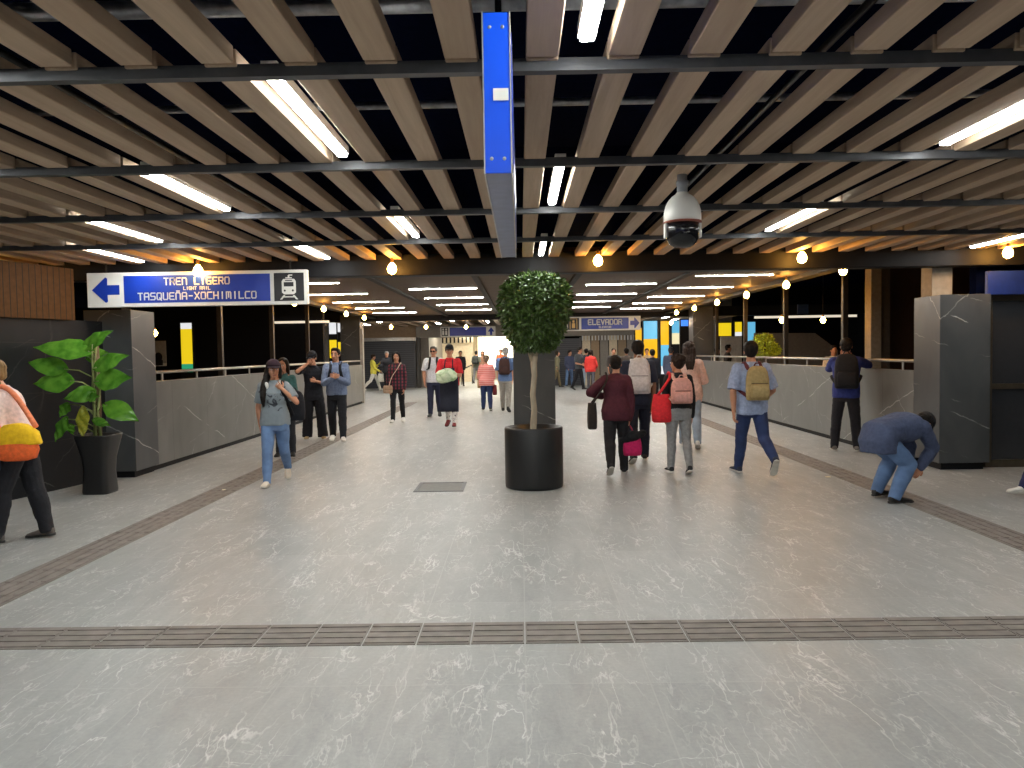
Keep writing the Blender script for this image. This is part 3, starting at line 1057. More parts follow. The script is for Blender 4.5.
# lamps of that room
for i, (x, y) in enumerate(((-3.4, 38.5), (-1.6, 38.5), (-2.6, 42.0))):
    o = thing('ceiling_lamp', 'square ceiling lamp in the room behind the opening, %s' % ['left one', 'right one', 'rear one'][i], 'ceiling light', (x, y, 2.965), 0, 'lamps behind the opening')
    obj('housing', MB().box(-.6, .6, -.6, .6, 0, .03), M_white, o)
    obj('diffuser', MB().box(-.56, .56, -.56, .56, -.015, 0), mat('led_room', (.9, .9, .9), .5, emit=(1, .93, .75), es=22, var=0), o)

# end wall, right of the central pillar
xr0 = xat(554, YE)
sh = thing('roller_shutter', 'dark roller shutter right of the central pillar at the far end', 'roller shutter', (xat(567, YE), YE, 0))
obj('curtain', MB().box(-.72, .6, 0, .06, .05, 2.2), M_shut, sh)
obj('guide_rail', MB().box(.6, .68, -.04, .1, 0, 2.25), M_steel, sh)
obj('bottom_bar', MB().box(-.72, .6, -.02, .08, 0, .06), M_steel, sh)
xk0, xk1 = xat(582, YE), xat(636, YE)
struct('wall_end', MB().box(xo1 + .5, xk1 + .2, YE, YE + .3, 2.3, 3.0), M_lint, 'grey lintel behind the elevator sign', 'lintel')
gr = thing('louvre_grille', 'white slatted grille over the tan panels behind the elevator sign', 'grille', (0, YE - .05, 2.08))
lm = MB()
x = xk0
while x < xk1:
    lm.box(x, x + .06, 0, .05, 0, .22)
    x += .15
obj('louvre', lm, M_white, gr)
pn = thing('wall_panel', 'row of tan and grey glazed panels under the white slatted grille', 'screen', (0, YE + .1, 0))
for i in range(6):
    a = xk0 + (xk1 - xk0) * i / 6
    b = xk0 + (xk1 - xk0) * (i + 1) / 6
    obj('panel', MB().box(a + .02, b - .02, 0, .06, 0.0, 2.3), [M_cream, M_tan, M_lint][i % 3], pn)

# lit cyan and yellow panels
def em(name, col, s):
    return mat(name, tuple(min(1, c) * .25 for c in col), 0.4, emit=col, es=s * .62, var=0.02)


E_y = em('lit_yellow', (1.0, 0.52, 0.008), 0.95)
E_y2 = em('lit_lemon', (1.0, 0.72, 0.015), 0.95)
E_c = em('lit_cyan', (0.17, 0.62, 0.95), 0.85)
E_k = em('lit_cream', (1.0, 0.90, 0.55), 0.95)
E_w = em('lit_white', (0.95, 0.97, 1.0), 0.95)
E_g = em('lit_green', (0.05, 0.6, 0.3), 0.6)


def banner(Y, px0, px1, bands, label, frame=M_black):
    """upright lightbox: bands = (material, py top, py bottom)"""
    pa = at(px0, bands[-1][2], Y)
    pb = at(px1, bands[0][1], Y)
    cx = (pa.x + pb.x) / 2
    t = thing('lit_panel', label, 'lit panel', (cx, Y, 0))
    hw = (pb.x - pa.x) / 2
    zb, zt = at((px0 + px1) / 2, bands[-1][2], Y).z, at((px0 + px1) / 2, bands[0][1], Y).z
    for m, a, b in bands:
        za, zb_ = at((px0 + px1) / 2, a, Y).z, at((px0 + px1) / 2, b, Y).z
        obj('panel', MB().box(-hw, hw, -.03, .0, zb_, za), m, t)
    obj('frame', MB().box(-hw - .04, hw + .04, 0, .12, 0, zt + .04), frame, t)
    return t


YB = 30.5
banner(YB, 635.5, 641.5, [(E_y, 328, 352)], 'narrow amber lit panel under the arrow of the elevator sign')
banner(YB, 644, 657, [(E_c, 321, 339), (E_y, 339, 372)], 'lit panel, cyan above and amber below, right of the elevator sign')
banner(YB, 661, 668.5, [(E_y, 321, 345), (E_c, 345, 366), (E_w, 366, 374)], 'lit panel, amber above and cyan below, behind the pink-shirted woman')
banner(YB + .4, 672, 682.5, [(E_c, 321, 333), (E_k, 333, 344)], 'lit panel, cyan above and cream below, left of the far right pillar')
banner(YB - 2, 681, 688, [(mat('lit_blue', (.05, .2, .9), .4, emit=(.06, .25, 1), es=.8, var=0), 320, 326)], 'small blue lit sign left of the far right pillar')
banner(YB - 6, 692, 697, [(E_k, 318, 325)], 'small cream lit sign near the top of the far right pillar')
banner(YB, 717, 731, [(E_y2, 323, 336)], 'wide lemon yellow lit panel beyond the right parapet')
banner(YB, 735, 741.5, [(E_y2, 322, 332), (E_w, 332, 336)], 'narrow yellow and white lit panel beyond the right parapet')
banner(YB - 4, 746.5, 755, [(E_c, 322, 341)], 'pale cyan lit panel left of the bush')
banner(20.8, 182.5, 191.5, [(E_w, 323, 329), (E_y2, 329, 364), (E_g, 364, 372)], 'tall yellow lit banner with green foot beyond the left parapet')
banner(30.5, 330, 336, [(E_w, 321, 334), (E_y2, 340, 358)], 'white and yellow lit panel beyond the far end of the left parapet')
banner(30.6, 338, 345, [(E_w, 323, 332), (E_y2, 342, 352)], 'smaller white and yellow lit panel beside the far left pillar')

# ------------------------------------------------------------------ beyond the parapets
struct('wall_side_left', MB().box(-14, -5.45, 21.0, 21.2, 0, 4.2), M_dark, 'dark wall beyond the left parapet', 'wall')
struct('wall_side_left', MB().box(-14.2, -14, -6, 37, 0, 4.2), M_dark, 'dark outer wall far left', 'wall')
struct('wall_side_right', MB().box(14, 14.2, -6, 37, 0, 4.2), M_dark, 'dark outer wall far right', 'wall')
struct('wall_side_right', MB().box(9.2, 14, 33.0, 33.2, 0, 4.2), M_dark, 'dark back wall beyond the right parapet', 'wall')
struct('wall_side_right', MB().box(6.0, 14, 36.0, 36.2, 0, 4.2), M_lint, 'grey back wall behind the lit panels', 'wall')
M_brown = mat('brown_board', (0.06, 0.03, 0.02), 0.6)
p0, p1 = at(890, 330, 17).x, 14
struct('wall_side_right', MB().box(p0, p1, 17.0, 17.2, 0, 4.2), M_brown, 'dark brown boarded wall right beyond the parapet', 'wall')
pa, pb, pc = at(869, 330, 16.6).x, at(879, 330, 16.6).x, at(890, 330, 16.6).x
struct('column', MB().box(pa, pb, 16.5, 16.8, 0, 4.2), M_conc, 'cream column beyond the parapet right of the photographing man', 'column')
struct('column', MB().box(pb, pc, 16.6, 16.9, 0, 4.2), mat('taupe_column', (0.12, 0.10, 0.085), 0.7), 'taupe column beside the cream column', 'column')
# grey sloping partition
q = [at(755, 352, 22), at(838, 352, 22), at(838, 350, 22), at(815, 333, 22), at(755, 333, 22)]
vs = [(p.x, 22.0, max(0, p.z) if i > 1 else 0) for i, p in enumerate(q)] + [(p.x, 22.12, max(0, p.z) if i > 1 else 0) for i, p in enumerate(q)]
struct('partition', MB().add(vs, [(0, 1, 2, 3, 4), (9, 8, 7, 6, 5)] + [(i, (i + 1) % 5, 5 + (i + 1) % 5, 5 + i) for i in range(5)]), mat('grey_partition', (0.13, 0.12, 0.11), 0.7), 'grey partition with sloping end beyond the right parapet', 'partition')
a, b = at(755, 317.5, 24), at(857, 318, 24)
tag(obj('lit_beam', MB().box(a.x, b.x, 24, 24.08, a.z - .03, a.z + .04), mat('lit_beam_glow', (.7, .65, .55), .5, emit=(1, .9, .72), es=.55, var=0)), 'long thin white beam beyond the right parapet, its light painted in', 'lit beam')  # a beam, no lamp: the light on it is put in as glow
a, b = at(275, 322.5, 20.9), at(329, 321, 20.9)
tag(obj('lit_beam', MB().box(a.x, b.x, 20.85, 20.93, a.z - .03, a.z + .03), MATS['lit_beam_glow']), 'long thin white beam beyond the left parapet, its light painted in', 'lit beam')  # left beam takes the same painted glow for the light on it
pn = at(803, 309, 23)
tag(obj('wall_sign', MB().box(pn.x - .16, pn.x + .16, 23, 23.05, pn.z - .14, pn.z + .14), mat('dim_blue', (0.03, 0.08, 0.3), 0.5)), 'small dim blue square sign above the white lit beam', 'sign')
# counter front with white board
a, b = at(720, 336, 30.2), at(741, 336, 30.2)
struct('partition', MB().box(a.x, b.x, 30.1, 30.2, 0, at(730, 336.5, 30.1).z), mat('pale_board', (0.42, 0.38, 0.33), 0.6), 'pale board below the yellow lit panels', 'partition')
# notice on the left dark wall
a = at(153, 341, 20.9)
b = at(166, 366, 20.9)
n = thing('notice', 'grey-white notice on the dark wall beyond the left parapet', 'notice', ((a.x + b.x) / 2, 20.95, 0))
hw = (b.x - a.x) / 2
obj('sheet', MB().box(-hw, hw, -.02, 0, b.z, a.z), mat('notice_grey', (0.35, 0.34, 0.33), 0.6), n)
obj('footer', MB().box(-hw + .12, hw, -.025, -.02, b.z, b.z + .08), M_signw, n)
obj('picture', MB().ell((-hw + .12, -.02, b.z + .25), ((.11, 0, 0), (0, .006, 0), (0, 0, .13)), 14, 8).box(-hw + .01, -hw + .24, -.026, -.02, b.z + .02, b.z + .17), M_signk, n)
# bush beyond the right parapet
def leaf_cloud(n, fn, size, seed):
    rnd = random.Random(seed)
    mb = MB()
    for _ in range(n):
        c, nrm = fn(rnd)
        d = (V3((rnd.uniform(-1, 1), rnd.uniform(-1, 1), rnd.uniform(-1.2, .35))) + nrm * .5).normalized()
        s = size * rnd.uniform(.7, 1.25)
        w = d.cross(nrm + V3((rnd.uniform(-.6, .6), rnd.uniform(-.6, .6), rnd.uniform(-.6, .6))))
        if w.length < 1e-3:
            continue
        w.normalize()
        u = d.cross(w)
        mid = c + d * s * .5
        mb.add([c, mid + w * s * .26 + u * s * .05, c + d * s - u * s * .06, mid - w * s * .26 + u * s * .05, mid - u * s * .04],
               [(0, 4, 1), (1, 4, 2), (2, 4, 3), (3, 4, 0)])
    return mb


def leaf_material(name, lo, hi, rough=0.4, nsc=38):
    m, t, b = nt(name)
    v0 = mapping(t)
    n = noise_node(t, v0, nsc, 2)
    mm = t.nodes.new('ShaderNodeMapRange')
    mm.inputs[1].default_value = .35
    mm.inputs[2].default_value = .65
    t.links.new(n, mm.inputs[0])
    t.links.new(mixc(t, mm.outputs[0], lo, hi), b.inputs['Base Color'])
    b.inputs['Roughness'].default_value = rough
    return m


def blob_fn(c, r):
    def fn(rnd):
        d = V3((rnd.gauss(0, 1), rnd.gauss(0, 1), rnd.gauss(0, 1))).normalized()
        k = rnd.uniform(.8, 1.0)
        return V3((c[0] + d.x * r[0] * k, c[1] + d.y * r[1] * k, c[2] + d.z * r[2] * k)), d
    return fn


p = at(765, 343, 18.5)
bs = thing('bush', 'bright yellow-green bush behind the right parapet beside the man with the tan backpack', 'bush', (p.x, p.y, 0))
obj('foliage', leaf_cloud(900, blob_fn((-.05, 0, p.z - .05), (.27, .25, .27)), .09, 3), leaf_material('lime_leaf', (.16, .26, .015), (.55, .66, .06)), bs)
obj('foliage', leaf_cloud(300, blob_fn((.2, 0, p.z - .16), (.15, .15, .13)), .08, 4), MATS.get('x') or bpy.data.materials['lime_leaf'], bs)
obj('stem', MB().tube([(0, 0, .4), (0.02, 0, .8), (0, 0, p.z)], .03, 8), M_brown, bs, True)
tag(obj('plant_pot', MB().lathe([(.17, 0), (.24, .45), (.26, .46), (.26, .5), (.22, .5), (.2, .42)], (p.x, p.y, 0), 24), M_black, None, True), 'dark pot of the bush behind the right parapet', 'pot')

# ------------------------------------------------------------------ planter and ball tree
PC = ground(535, 492)
PX, PY = PC.x, PC.y + .36
RP = .345
pt = thing('planter', 'big round black planter holding the ball-shaped tree in mid floor', 'planter', (PX, PY, 0))
M_pot = mat('satin_black_pot', (0.012, 0.012, 0.013), 0.38, var=0.05)
obj('bowl', MB().lathe([(RP - .03, 0), (RP - .004, .012), (RP, .05), (RP, .70), (RP - .006, .715), (RP - .04, .715), (RP - .045, .6), (0.02, .595)], n=64), M_pot, pt, True)
obj('soil', MB().lathe([(RP - .05, .58), (RP - .05, .62), (.1, .64), (.01, .64)], n=32), mat('soil', (0.012, 0.009, 0.007), 0.95, bump=0.6), pt)
tr = thing('potted_tree', 'slim tree with dense dark green ball crown rising from the black planter', 'tree', (PX, PY, .6))
M_bark = mat('pale_bark', (0.36, 0.30, 0.22), 0.8, var=0.25, scale=24, stretch=(1, 1, .25), bump=.4)
base = MB()
base.tube([(0, 0, 0), (-.005, 0, .1), (.012, 0, .3), (-.004, 0, .5), (.02, 0, .72), (.012, 0, .86), (.03, 0, .95)], [.046, .040, .036, .034, .034, .04, .034], 12)
base.tube([(.008, 0, .86), (-.04, .02, 1.02), (-.10, .03, 1.25)], [.03, .024, .016], 10)
base.tube([(.008, 0, .86), (.06, -.01, 1.02), (.09, -.02, 1.3)], [.028, .022, .014], 10)
base.tube([(.0, 0, .95), (.01, .03, 1.2), (0, .02, 1.5)], [.026, .018, .01], 10)
obj('trunk', base, M_bark, tr, True)
KZ0, KZ1 = 1.62 - .6, 2.50 - .6
KC = [(0, .17), (.12, .27), (.28, .345), (.5, .405), (.7, .415), (.85, .375), (.95, .27), (1.0, .13)]


def krad(u):
    for (a, ra), (b, rb) in zip(KC[:-1], KC[1:]):
        if u <= b:
            return ra + (rb - ra) * (u - a) / (b - a)
    return KC[-1][1]


def crown_fn(rnd):
    u = rnd.random()
    if rnd.random() < .12:
        u = .88 + .12 * rnd.random()
    an = rnd.uniform(0, 2 * math.pi)
    bump_ = 1 + .07 * noise.noise(V3((math.cos(an) * 2.2, math.sin(an) * 2.2, u * 4)))
    r = krad(u) * bump_ * (rnd.uniform(.80, 1.02) if rnd.random() < .8 else rnd.uniform(.3, .8))
    d = V3((math.cos(an), math.sin(an), (u - .45) * 1.6)).normalized()
    return V3((math.cos(an) * r + .035, math.sin(an) * r, KZ0 + u * (KZ1 - KZ0))), d


obj('crown', leaf_cloud(7500, crown_fn, .066, 11), leaf_material('ficus_leaf', (.012, .030, .004), (.075, .14, .02), .4), tr)

# ------------------------------------------------------------------ tall plant, left
g = ground(96, 494)
QX, QY = g.x, g.y + .1
pt = thing('planter', 'tall tapered black square planter by the left wall', 'planter', (QX, QY, 0))


def sq(z, h, n=6):
    out = []
    e = 5.0
    for j in range(32):
        a = 2 * math.pi * j / 32
        c, s_ = math.cos(a), math.sin(a)
        out.append(V3((math.copysign(abs(c) ** (2 / e), c) * h, math.copysign(abs(s_) ** (2 / e), s_) * h, z)))
    return out


obj('bowl', MB().rings([sq(0, .155), sq(.03, .16), sq(.25, .145), sq(.42, .155), sq(.60, .195), sq(.685, .215), sq(.70, .216), sq(.70, .195), sq(.60, .175)]), M_pot, pt, True)
obj('soil', MB().rings([sq(.58, .165), sq(.655, .19)]), MATS['soil'], pt)
pl = thing('potted_plant', 'tall leafy climbing plant with big glossy green leaves in the tapered planter', 'plant', (QX, QY, .65))
M_stem = mat('green_stem', (0.20, 0.24, 0.08), 0.6, var=.3)
M_leafL = leaf_material('glossy_big_leaf', (.05, .17, .014), (.115, .29, .03), .22, 9)
M_leafY = leaf_material('yellowing_leaf', (.22, .26, .02), (.38, .36, .03), .35)
obj('pole', MB().tube([(0, .02, -.05), (.0, .02, 1.1)], .035, 10), mat('moss_pole', (.16, .11, .06), .95, bump=.6, scale=50), pl, True)
for i, (a, b) in enumerate(((-.05, .01), (.05, -.03), (.0, -.05))):
    obj('stem', MB().tube([(a, b, -.05), (a * .6, b - .02, .3), (a * 1.1, b, .6), (a * .3, b - .02, .9), (a * .8, b, 1.12)], [.018, .016, .015, .012, .008], 8), M_stem, pl, True)


def big_leaf(base_p, tip_p, width, up, fold=.12, droop=.15):
    b, e = V3(base_p), V3(tip_p)
    d = e - b
    L = d.length
    d.normalize()
    up = V3(up)
    sd = d.cross(up).normalized()
    nn = sd.cross(d)
    mb = MB()
    NU, NV = 12, 8
    prof = [.06, .55, .85, 1.0, 1.0, .97, .9, .8, .66, .5, .33, .16, .01]
    vs = []
    for i in range(NU + 1):
        u = i / NU
        for j in range(NV + 1):
            v = -1 + 2 * j / NV
            w = width / 2 * prof[i]
            back = -.13 * L * (abs(v)) * max(0, 1 - u * 4)
            p = b + d * (u * L + back) + sd * (v * w) + nn * (fold * w * abs(v) - droop * L * (u - .35) ** 2 - .10 * w * v * v + .012 * math.sin(u * 16 + j))
            vs.append(p)
    fs = []
    for i in range(NU):
        for j in range(NV):
            a = i * (NV + 1) + j
            fs.append((a, a + 1, a + NV + 2, a + NV + 1))
    return mb.add(vs, fs)


O = V3((QX, QY, .65))
# leaf: base px, tip px, width m, depth offset, normal-up hint
LV = [((88, 351), (36, 346), .24, -.06, (0.1, -.5, 1)), ((84, 348), (109, 331), .17, -.03, (-.3, -.8, .6)), ((64, 369), (29, 362), .20, -.10, (.05, -.7, .8)),
      ((70, 381), (35, 383), .23, -.14, (.0, -.8, .7)), ((96, 367), (125, 355), .19, -.08, (0, -.7, .8)), ((98, 381), (128, 377), .23, -.14, (0, -.8, .65)),
      ((93, 392), (65, 398), .17, -.22, (0, -.9, .5)), ((107, 405), (136, 419), .21, -.12, (.2, -.6, .9)), ((68, 404), (60, 416), .13, -.02, (-.4, -.9, .1)),
      ((66, 419), (55, 440), .15, -.08, (-.5, -.8, .2)), ((83, 409), (82, 437), .13, -.16, (0, -1, .1)), ((94, 420), (109, 425), .09, -.15, (0, -.7, .7)),
      ((82, 343), (62, 352), .17, .12, (0, -.5, .8)), ((88, 357), (106, 352), .16, .14, (0, -.6, .8)), ((88, 398), (98, 396), .10, -.24, (0, -.9, .5)), ((70, 425), (73, 434), .08, -.1, (0, -1, .2))]
for i, (bp, tp, w, dy, up) in enumerate(LV):
    b = at(bp[0], bp[1], QY + dy) - O
    e = at(tp[0], tp[1], QY + dy - .04) - O
    o = obj('leaf', big_leaf(b, e + (e - b) * .08, w * 1.18, (up[0], up[1] - .9, up[2])), M_leafY if i == 10 else M_leafL, pl, True)
    if i == 10:
        o['label'] = 'yellowing narrow leaf'
    zz = max(-.02, min(1.05, b.z - .12))
    obj('stalk', MB().tube([(0, -.02, zz), (b.x * .5, b.y * .5 - .02, (zz + b.z) / 2 + .04), b], [.009, .008, .006], 6), M_stem, pl, True)

# ------------------------------------------------------------------ dome camera
CX = at(682.5, 230, 5.3).x
cz = at(682.5, 222, 5.3).z
dc = thing('dome_camera', 'white and black dome security camera hanging from the slats', 'security camera', (CX, 5.3, cz))
obj('housing', MB().lathe([(.118, -.008), (.127, 0), (.128, .03), (.125, .07), (.115, .11), (.097, .145), (.072, .172), (.048, .188), (.04, .20), (.02, .205)], n=40), mat('camera_white', (.68, .66, .62), .35, var=.02), dc, True)
obj('bracket', MB().lathe([(.036, .19), (.036, .25), (.042, .252), (.042, .28), (.034, .282), (.034, ZC - cz + .05)], n=24), mat('bracket_grey', (.28, .29, .31), .5, .2), dc, True)
obj('ring', MB().lathe([(.128, -.012), (.132, -.006), (.128, .002)], n=40), mat('red_brown_ring', (.25, .06, .03), .5), dc, True)
dm = obj('dome', MB().lathe([(.112, -.008), (.116, -.06), (.110, -.11), (.09, -.15), (.055, -.172), (.01, -.18)], n=40), mat('smoked_dome', (.012, .012, .014), .08, var=0), dc, True)
obj('lens', MB().ell((0, -.098, -.085), ((.035, 0, 0), (0, .02, 0), (0, 0, .035)), 20, 10), mat('lens_black', (.004, .004, .006), .05), dm, True)
obj('side_shell', MB().lathe([(.119, -.008), (.122, -.06), (.116, -.1)], n=40, cap=False), mat('camera_white', (.68, .66, .62)), dc, True) if False else None
for sg_ in (-1, 1):
    obj('bracket_arm', MB().box(sg_ * .118 - .008, sg_ * .118 + .008, -.03, .03, -.11, 0), MATS['camera_white'], dc, False, .004)

# ================================================================== PEOPLE
def remesh(mb, voxel, it=2, amp=0.0, freq=7.0, seed=0.0, fac=0.5):
    """union of overlapping closed pieces -> one continuous smooth surface"""
    me = mb.mesh('tmp')
    o = bpy.data.objects.new('tmp', me)
    C.objects.link(o)
    r = o.modifiers.new('r', 'REMESH')
    r.mode = 'VOXEL'
    r.voxel_size = voxel
    r.use_smooth_shade = True
    s = o.modifiers.new('s', 'SMOOTH')
    s.factor = fac
    s.iterations = it
    dg = bpy.context.evaluated_depsgraph_get()
    dg.update()
    ev = o.evaluated_get(dg)
    out = bpy.data.meshes.new_from_object(ev, depsgraph=dg)
    bpy.data.objects.remove(o)
    bpy.data.meshes.remove(me)
    out.materials.clear()
    if amp:
        off = V3((seed * 3.1, seed * 1.7, 0))
        nrm = [v.normal.copy() for v in out.vertices]
        for v, n in zip(out.vertices, nrm):
            p = v.co
            q = V3((p.x * freq, p.y * freq, p.z * freq * 1.5)) + off
            v.co = p + n * (amp * (noise.noise(q) + .6 * noise.noise(q * 2.1)))
    return out


def robj(name, mb, m, parent, voxel, it=2, amp=0.0, freq=7.0, label=None, extra=None):
    me = remesh(mb, voxel, it, amp, freq, random.random() * 9)
    me.name = name
    if extra and extra.v:
        bm = bmesh.new()
        bm.from_mesh(me)
        vs = [bm.verts.new(p) for p in extra.v]
        for f in extra.f:
            try:
                bm.faces.new([vs[i] for i in f])
            except ValueError:
                pass
        bmesh.ops.recalc_face_normals(bm, faces=bm.faces)
        bm.to_mesh(me)
        bm.free()
    o = link(name, me, m, parent, True)
    if label:
        o['label'] = label
    return o


SKIN = {'tan': hexc(186, 132, 104), 'brown': hexc(150, 102, 76), 'light': hexc(214, 164, 136)}


class Person:
    """feet, pelvis, spine, arms and head laid out as joints; surfaces grown around them. Local frame: x right, y forward, z up."""

    def __init__(s, label, pos, H, sex, heading, legs, arms, head=(0, 0), lean=2, curve=2, build=1.0, skin='tan', detail=1, name='person'):
        s.k = k = H / 1.7
        s.H, s.sex, s.b = H, sex, build
        s.detail = detail
        s.vox = {1: .0095, 2: .013, 3: .018}[detail]
        s.heading = heading
        s.pos = V3((pos[0], pos[1], 0))
        s.root = thing(name, label, 'person', s.pos, -R(heading))
        s.mskin = mat('skin_' + skin, SKIN[skin], 0.55, var=.06, scale=20)
        f = sex == 'f'
        # legs
        s.hipw = (.088 if f else .085) * k
        Lt, Ls = .242 * H, .235 * H
        zp = .53 * H
        feet = []
        s.legs = []
        for sd, lg in zip((-1, 1), legs):
            hip, knee, splay, fp = (list(lg) + [2, 0])[:4] if len(lg) < 4 else lg[:4]
            to = lg[4] if len(lg) > 4 else 7
            hj = V3((sd * s.hipw, 0, zp - .02 * H))
            a, sp = R(hip), R(splay)
            d1 = V3((sd * math.sin(sp), math.sin(a) * math.cos(sp), -math.cos(a) * math.cos(sp)))
            kn = hj + d1 * Lt
            a2 = a - R(knee)
            d2 = V3((sd * math.sin(sp) * .6, math.sin(a2), -math.cos(a2))).normalized()
            an = kn + d2 * Ls
            p, t = R(fp), R(to)
            u = V3((sd * math.sin(t) * math.cos(p), math.cos(t) * math.cos(p), -math.sin(p)))
            rt = V3((math.cos(t), -sd * math.sin(t), 0))
            w = rt.cross(u).normalized()
            fl = k * (1.0 if not f else .93)
            low = min((an - u * .065 * fl - w * .075 * k).z, (an + u * .19 * fl - w * .075 * k).z)
            feet.append(low)
            s.legs.append([hj, kn, an, u, rt, w, fl])
        dz = -min(feet)
        for lg in s.legs:
            for i in range(3):
                lg[i] = lg[i] + V3((0, 0, dz))
        zp += dz
        s.zp = zp
        # spine
        s.SL = .305 * H
        s.sp = [V3((0, 0, zp))]
        s.fr = []
        N = 12
        for i in range(N + 1):
            th = R(lean + curve * i / N)
            s.fr.append((V3((0, math.cos(th), -math.sin(th))), V3((0, math.sin(th), math.cos(th)))))
            if i < N:
                s.sp.append(s.sp[-1] + s.fr[-1][1] * s.SL / N)
        s.N = N
        # torso section: (s, half width, half depth, forward offset)
        if f:
            s.ts = [(-.30, .155, .095, 0), (-.14, .170, .112, -.006), (0, .172, .118, -.008), (.18, .155, .103, 0), (.38, .128, .090, .004), (.55, .140, .105, .014), (.70, .150, .112, .018), (.82, .152, .096, .006), (.90, .118, .078, -.004), (.955, .078, .062, -.008), (1.0, .056, .054, -.004), (1.06, .05, .05, 0)]
        else:
            s.ts = [(-.30, .150, .095, 0), (-.14, .160, .108, -.004), (0, .163, .112, -.004), (.18, .155, .105, 0), (.38, .150, .100, .004), (.55, .160, .112, .008), (.70, .172, .118, .010), (.82, .172, .102, .002), (.90, .136, .084, -.006), (.955, .092, .07, -.010), (1.0, .066, .06, -.006), (1.06, .056, .056, 0)]
        s.shw = (.146 if f else .168) * k * (.5 + .5 * build)
        # head
        hy, hp = R(head[0]), R(head[1])
        s.hf = V3((math.sin(hy) * math.cos(hp), math.cos(hy) * math.cos(hp), -math.sin(hp)))
        s.hr = V3((math.cos(hy), -math.sin(hy), 0))
        s.hu = s.hr.cross(s.hf).normalized()
        nb = s.P(1.0)
        t = s.fr[-1][1]
        s.hc = nb + t * .04 * k + s.hu * .112 * k + s.hf * .016 * k
        # arms
        s.arms = []
        Lu, Lf = .178 * H, .150 * H
        for sd, ar in zip((-1, 1), arms):
            fw, tt = s.F(.9)
            sj = s.P(.86) + V3((sd * s.shw, 0, 0)) - fw * .004
            th_dir = None
            curl = 30
            if ar[0] == 's':
                _, a, ab, e = ar[:4]
                inn = ar[4] if len(ar) > 4 else 6
                a, ab, e, inn = R(a), R(ab), R(e), R(inn)
                d1 = V3((sd, 0, 0)) * math.sin(ab) + (fw * math.sin(a) - tt * math.cos(a)) * math.cos(ab)
                d2 = V3((-sd, 0, 0)) * math.sin(inn) + (fw * math.sin(a + e) - tt * math.cos(a + e)) * math.cos(inn)
                el = sj + d1.normalized() * Lu
                wr = el + d2.normalized() * Lf
                th_dir = fw
            else:
                tgt = ar[1]
                if ar[0] == 't':      # torso frame: x right, y forward of spine, s along spine
                    f2, t2 = s.F(tgt[2])
                    wr = s.P(tgt[2]) + V3((tgt[0] * k, 0, 0)) + f2 * tgt[1] * k
                else:
                    wr = V3(tgt) * k
                pole = V3(ar[2]) if len(ar) > 2 and ar[2] else V3((sd * .7, 0, 0)) - fw * .35 - tt * .7
                v = wr - sj
                dist = min(v.length, (Lu + Lf) * .985)
                vd = v.normalized()
                wr = sj + vd * dist
                x = (Lu ** 2 - Lf ** 2 + dist ** 2) / (2 * dist)
                hgt = math.sqrt(max(1e-6, Lu ** 2 - x ** 2))
                pp = (pole - vd * pole.dot(vd)).normalized()
                el = sj + vd * x + pp * hgt
                d2 = (wr - el).normalized()
                curl = 62
                if ar[0] == 'w' and wr.z < .6:
                    curl = 40
                th_dir = V3((-sd * .2, 0, 1)) if abs(d2.z) < .8 else fw
            if len(ar) > 3 and ar[0] != 's' and ar[3] is not None:
                curl = ar[3]
            d2 = (wr - el).normalized()
            th = (th_dir - d2 * th_dir.dot(d2)).normalized()
            n = d2.cross(th)
            inward = V3((-sd, 0, 0)) - (fw * .4 if ar[0] != 's' else V3((0, 0, 0)))
            if n.dot(inward) < 0:
                n = -n
            s.arms.append([sj, el, wr, d2, th, n, curl])
        s.limb_r()
        s.body()

    def P(s, t):
        x = t * s.N
        i = max(0, min(s.N - 1, int(math.floor(x))))
        if t < 0:
            return s.sp[0] + V3((0, 0, -1)) * (-t) * s.SL
        if t > 1:
            return s.sp[-1] + s.fr[-1][1] * (t - 1) * s.SL
        return s.sp[i].lerp(s.sp[i + 1], x - i)

    def F(s, t):
        if t <= 0:
            return (V3((0, 1, 0)), V3((0, 0, 1))) if t < -.05 else s.fr[0]
        return s.fr[max(0, min(s.N, int(round(t * s.N))))]

    def section(s, t):
        ts = s.ts
        if t <= ts[0][0]:
            return [c * s.k for c in ts[0][1:]]
        for a, b in zip(ts[:-1], ts[1:]):
            if t <= b[0]:
                q = (t - a[0]) / (b[0] - a[0])
                return [(a[i] + (b[i] - a[i]) * q) * s.k for i in (1, 2, 3)]
        return [c * s.k for c in ts[-1][1:]]

    def ring(s, t, infl, n=24, wmul=1.0, e=2.3):
        hw, hd, of = s.section(t)
        bb = s.b if t < .86 else 1 + (s.b - 1) * .4
        hw, hd = (hw * bb + infl) * wmul, (hd * bb + infl) * wmul
        fw, tt = s.F(t)
        c = s.P(t) + fw * of
        out = []
        for j in range(n):
            a = 2 * math.pi * j / n
            cx, cy = math.cos(a), math.sin(a)
            out.append(c + V3((1, 0, 0)) * math.copysign(abs(cx) ** (2 / e), cx) * hw + fw * math.copysign(abs(cy) ** (2 / e), cy) * hd)
        return out

    def surf(s, x, t, side, infl=0.0):
        """point on the torso surface at lateral x (m), height t, side +1 front / -1 back"""
        hw, hd, of = s.section(t)
        hw, hd = hw * s.b + infl, hd * s.b + infl
        fw, tt = s.F(t)
        q = min(.98, abs(x) / hw)
        return s.P(t) + V3((x, 0, 0)) + fw * (of + side * hd * (1 - q ** 2.3) ** (1 / 2.3))

    def limb_r(s):
        k, b = s.k, s.b
        f = s.sex == 'f'
        s.rt = [(.082 if f else .080) * k * b, .052 * k * b, .034 * k]
        s.ra = [(.046 if f else .052) * k * b, (.034 if f else .039) * k * b, .025 * k]

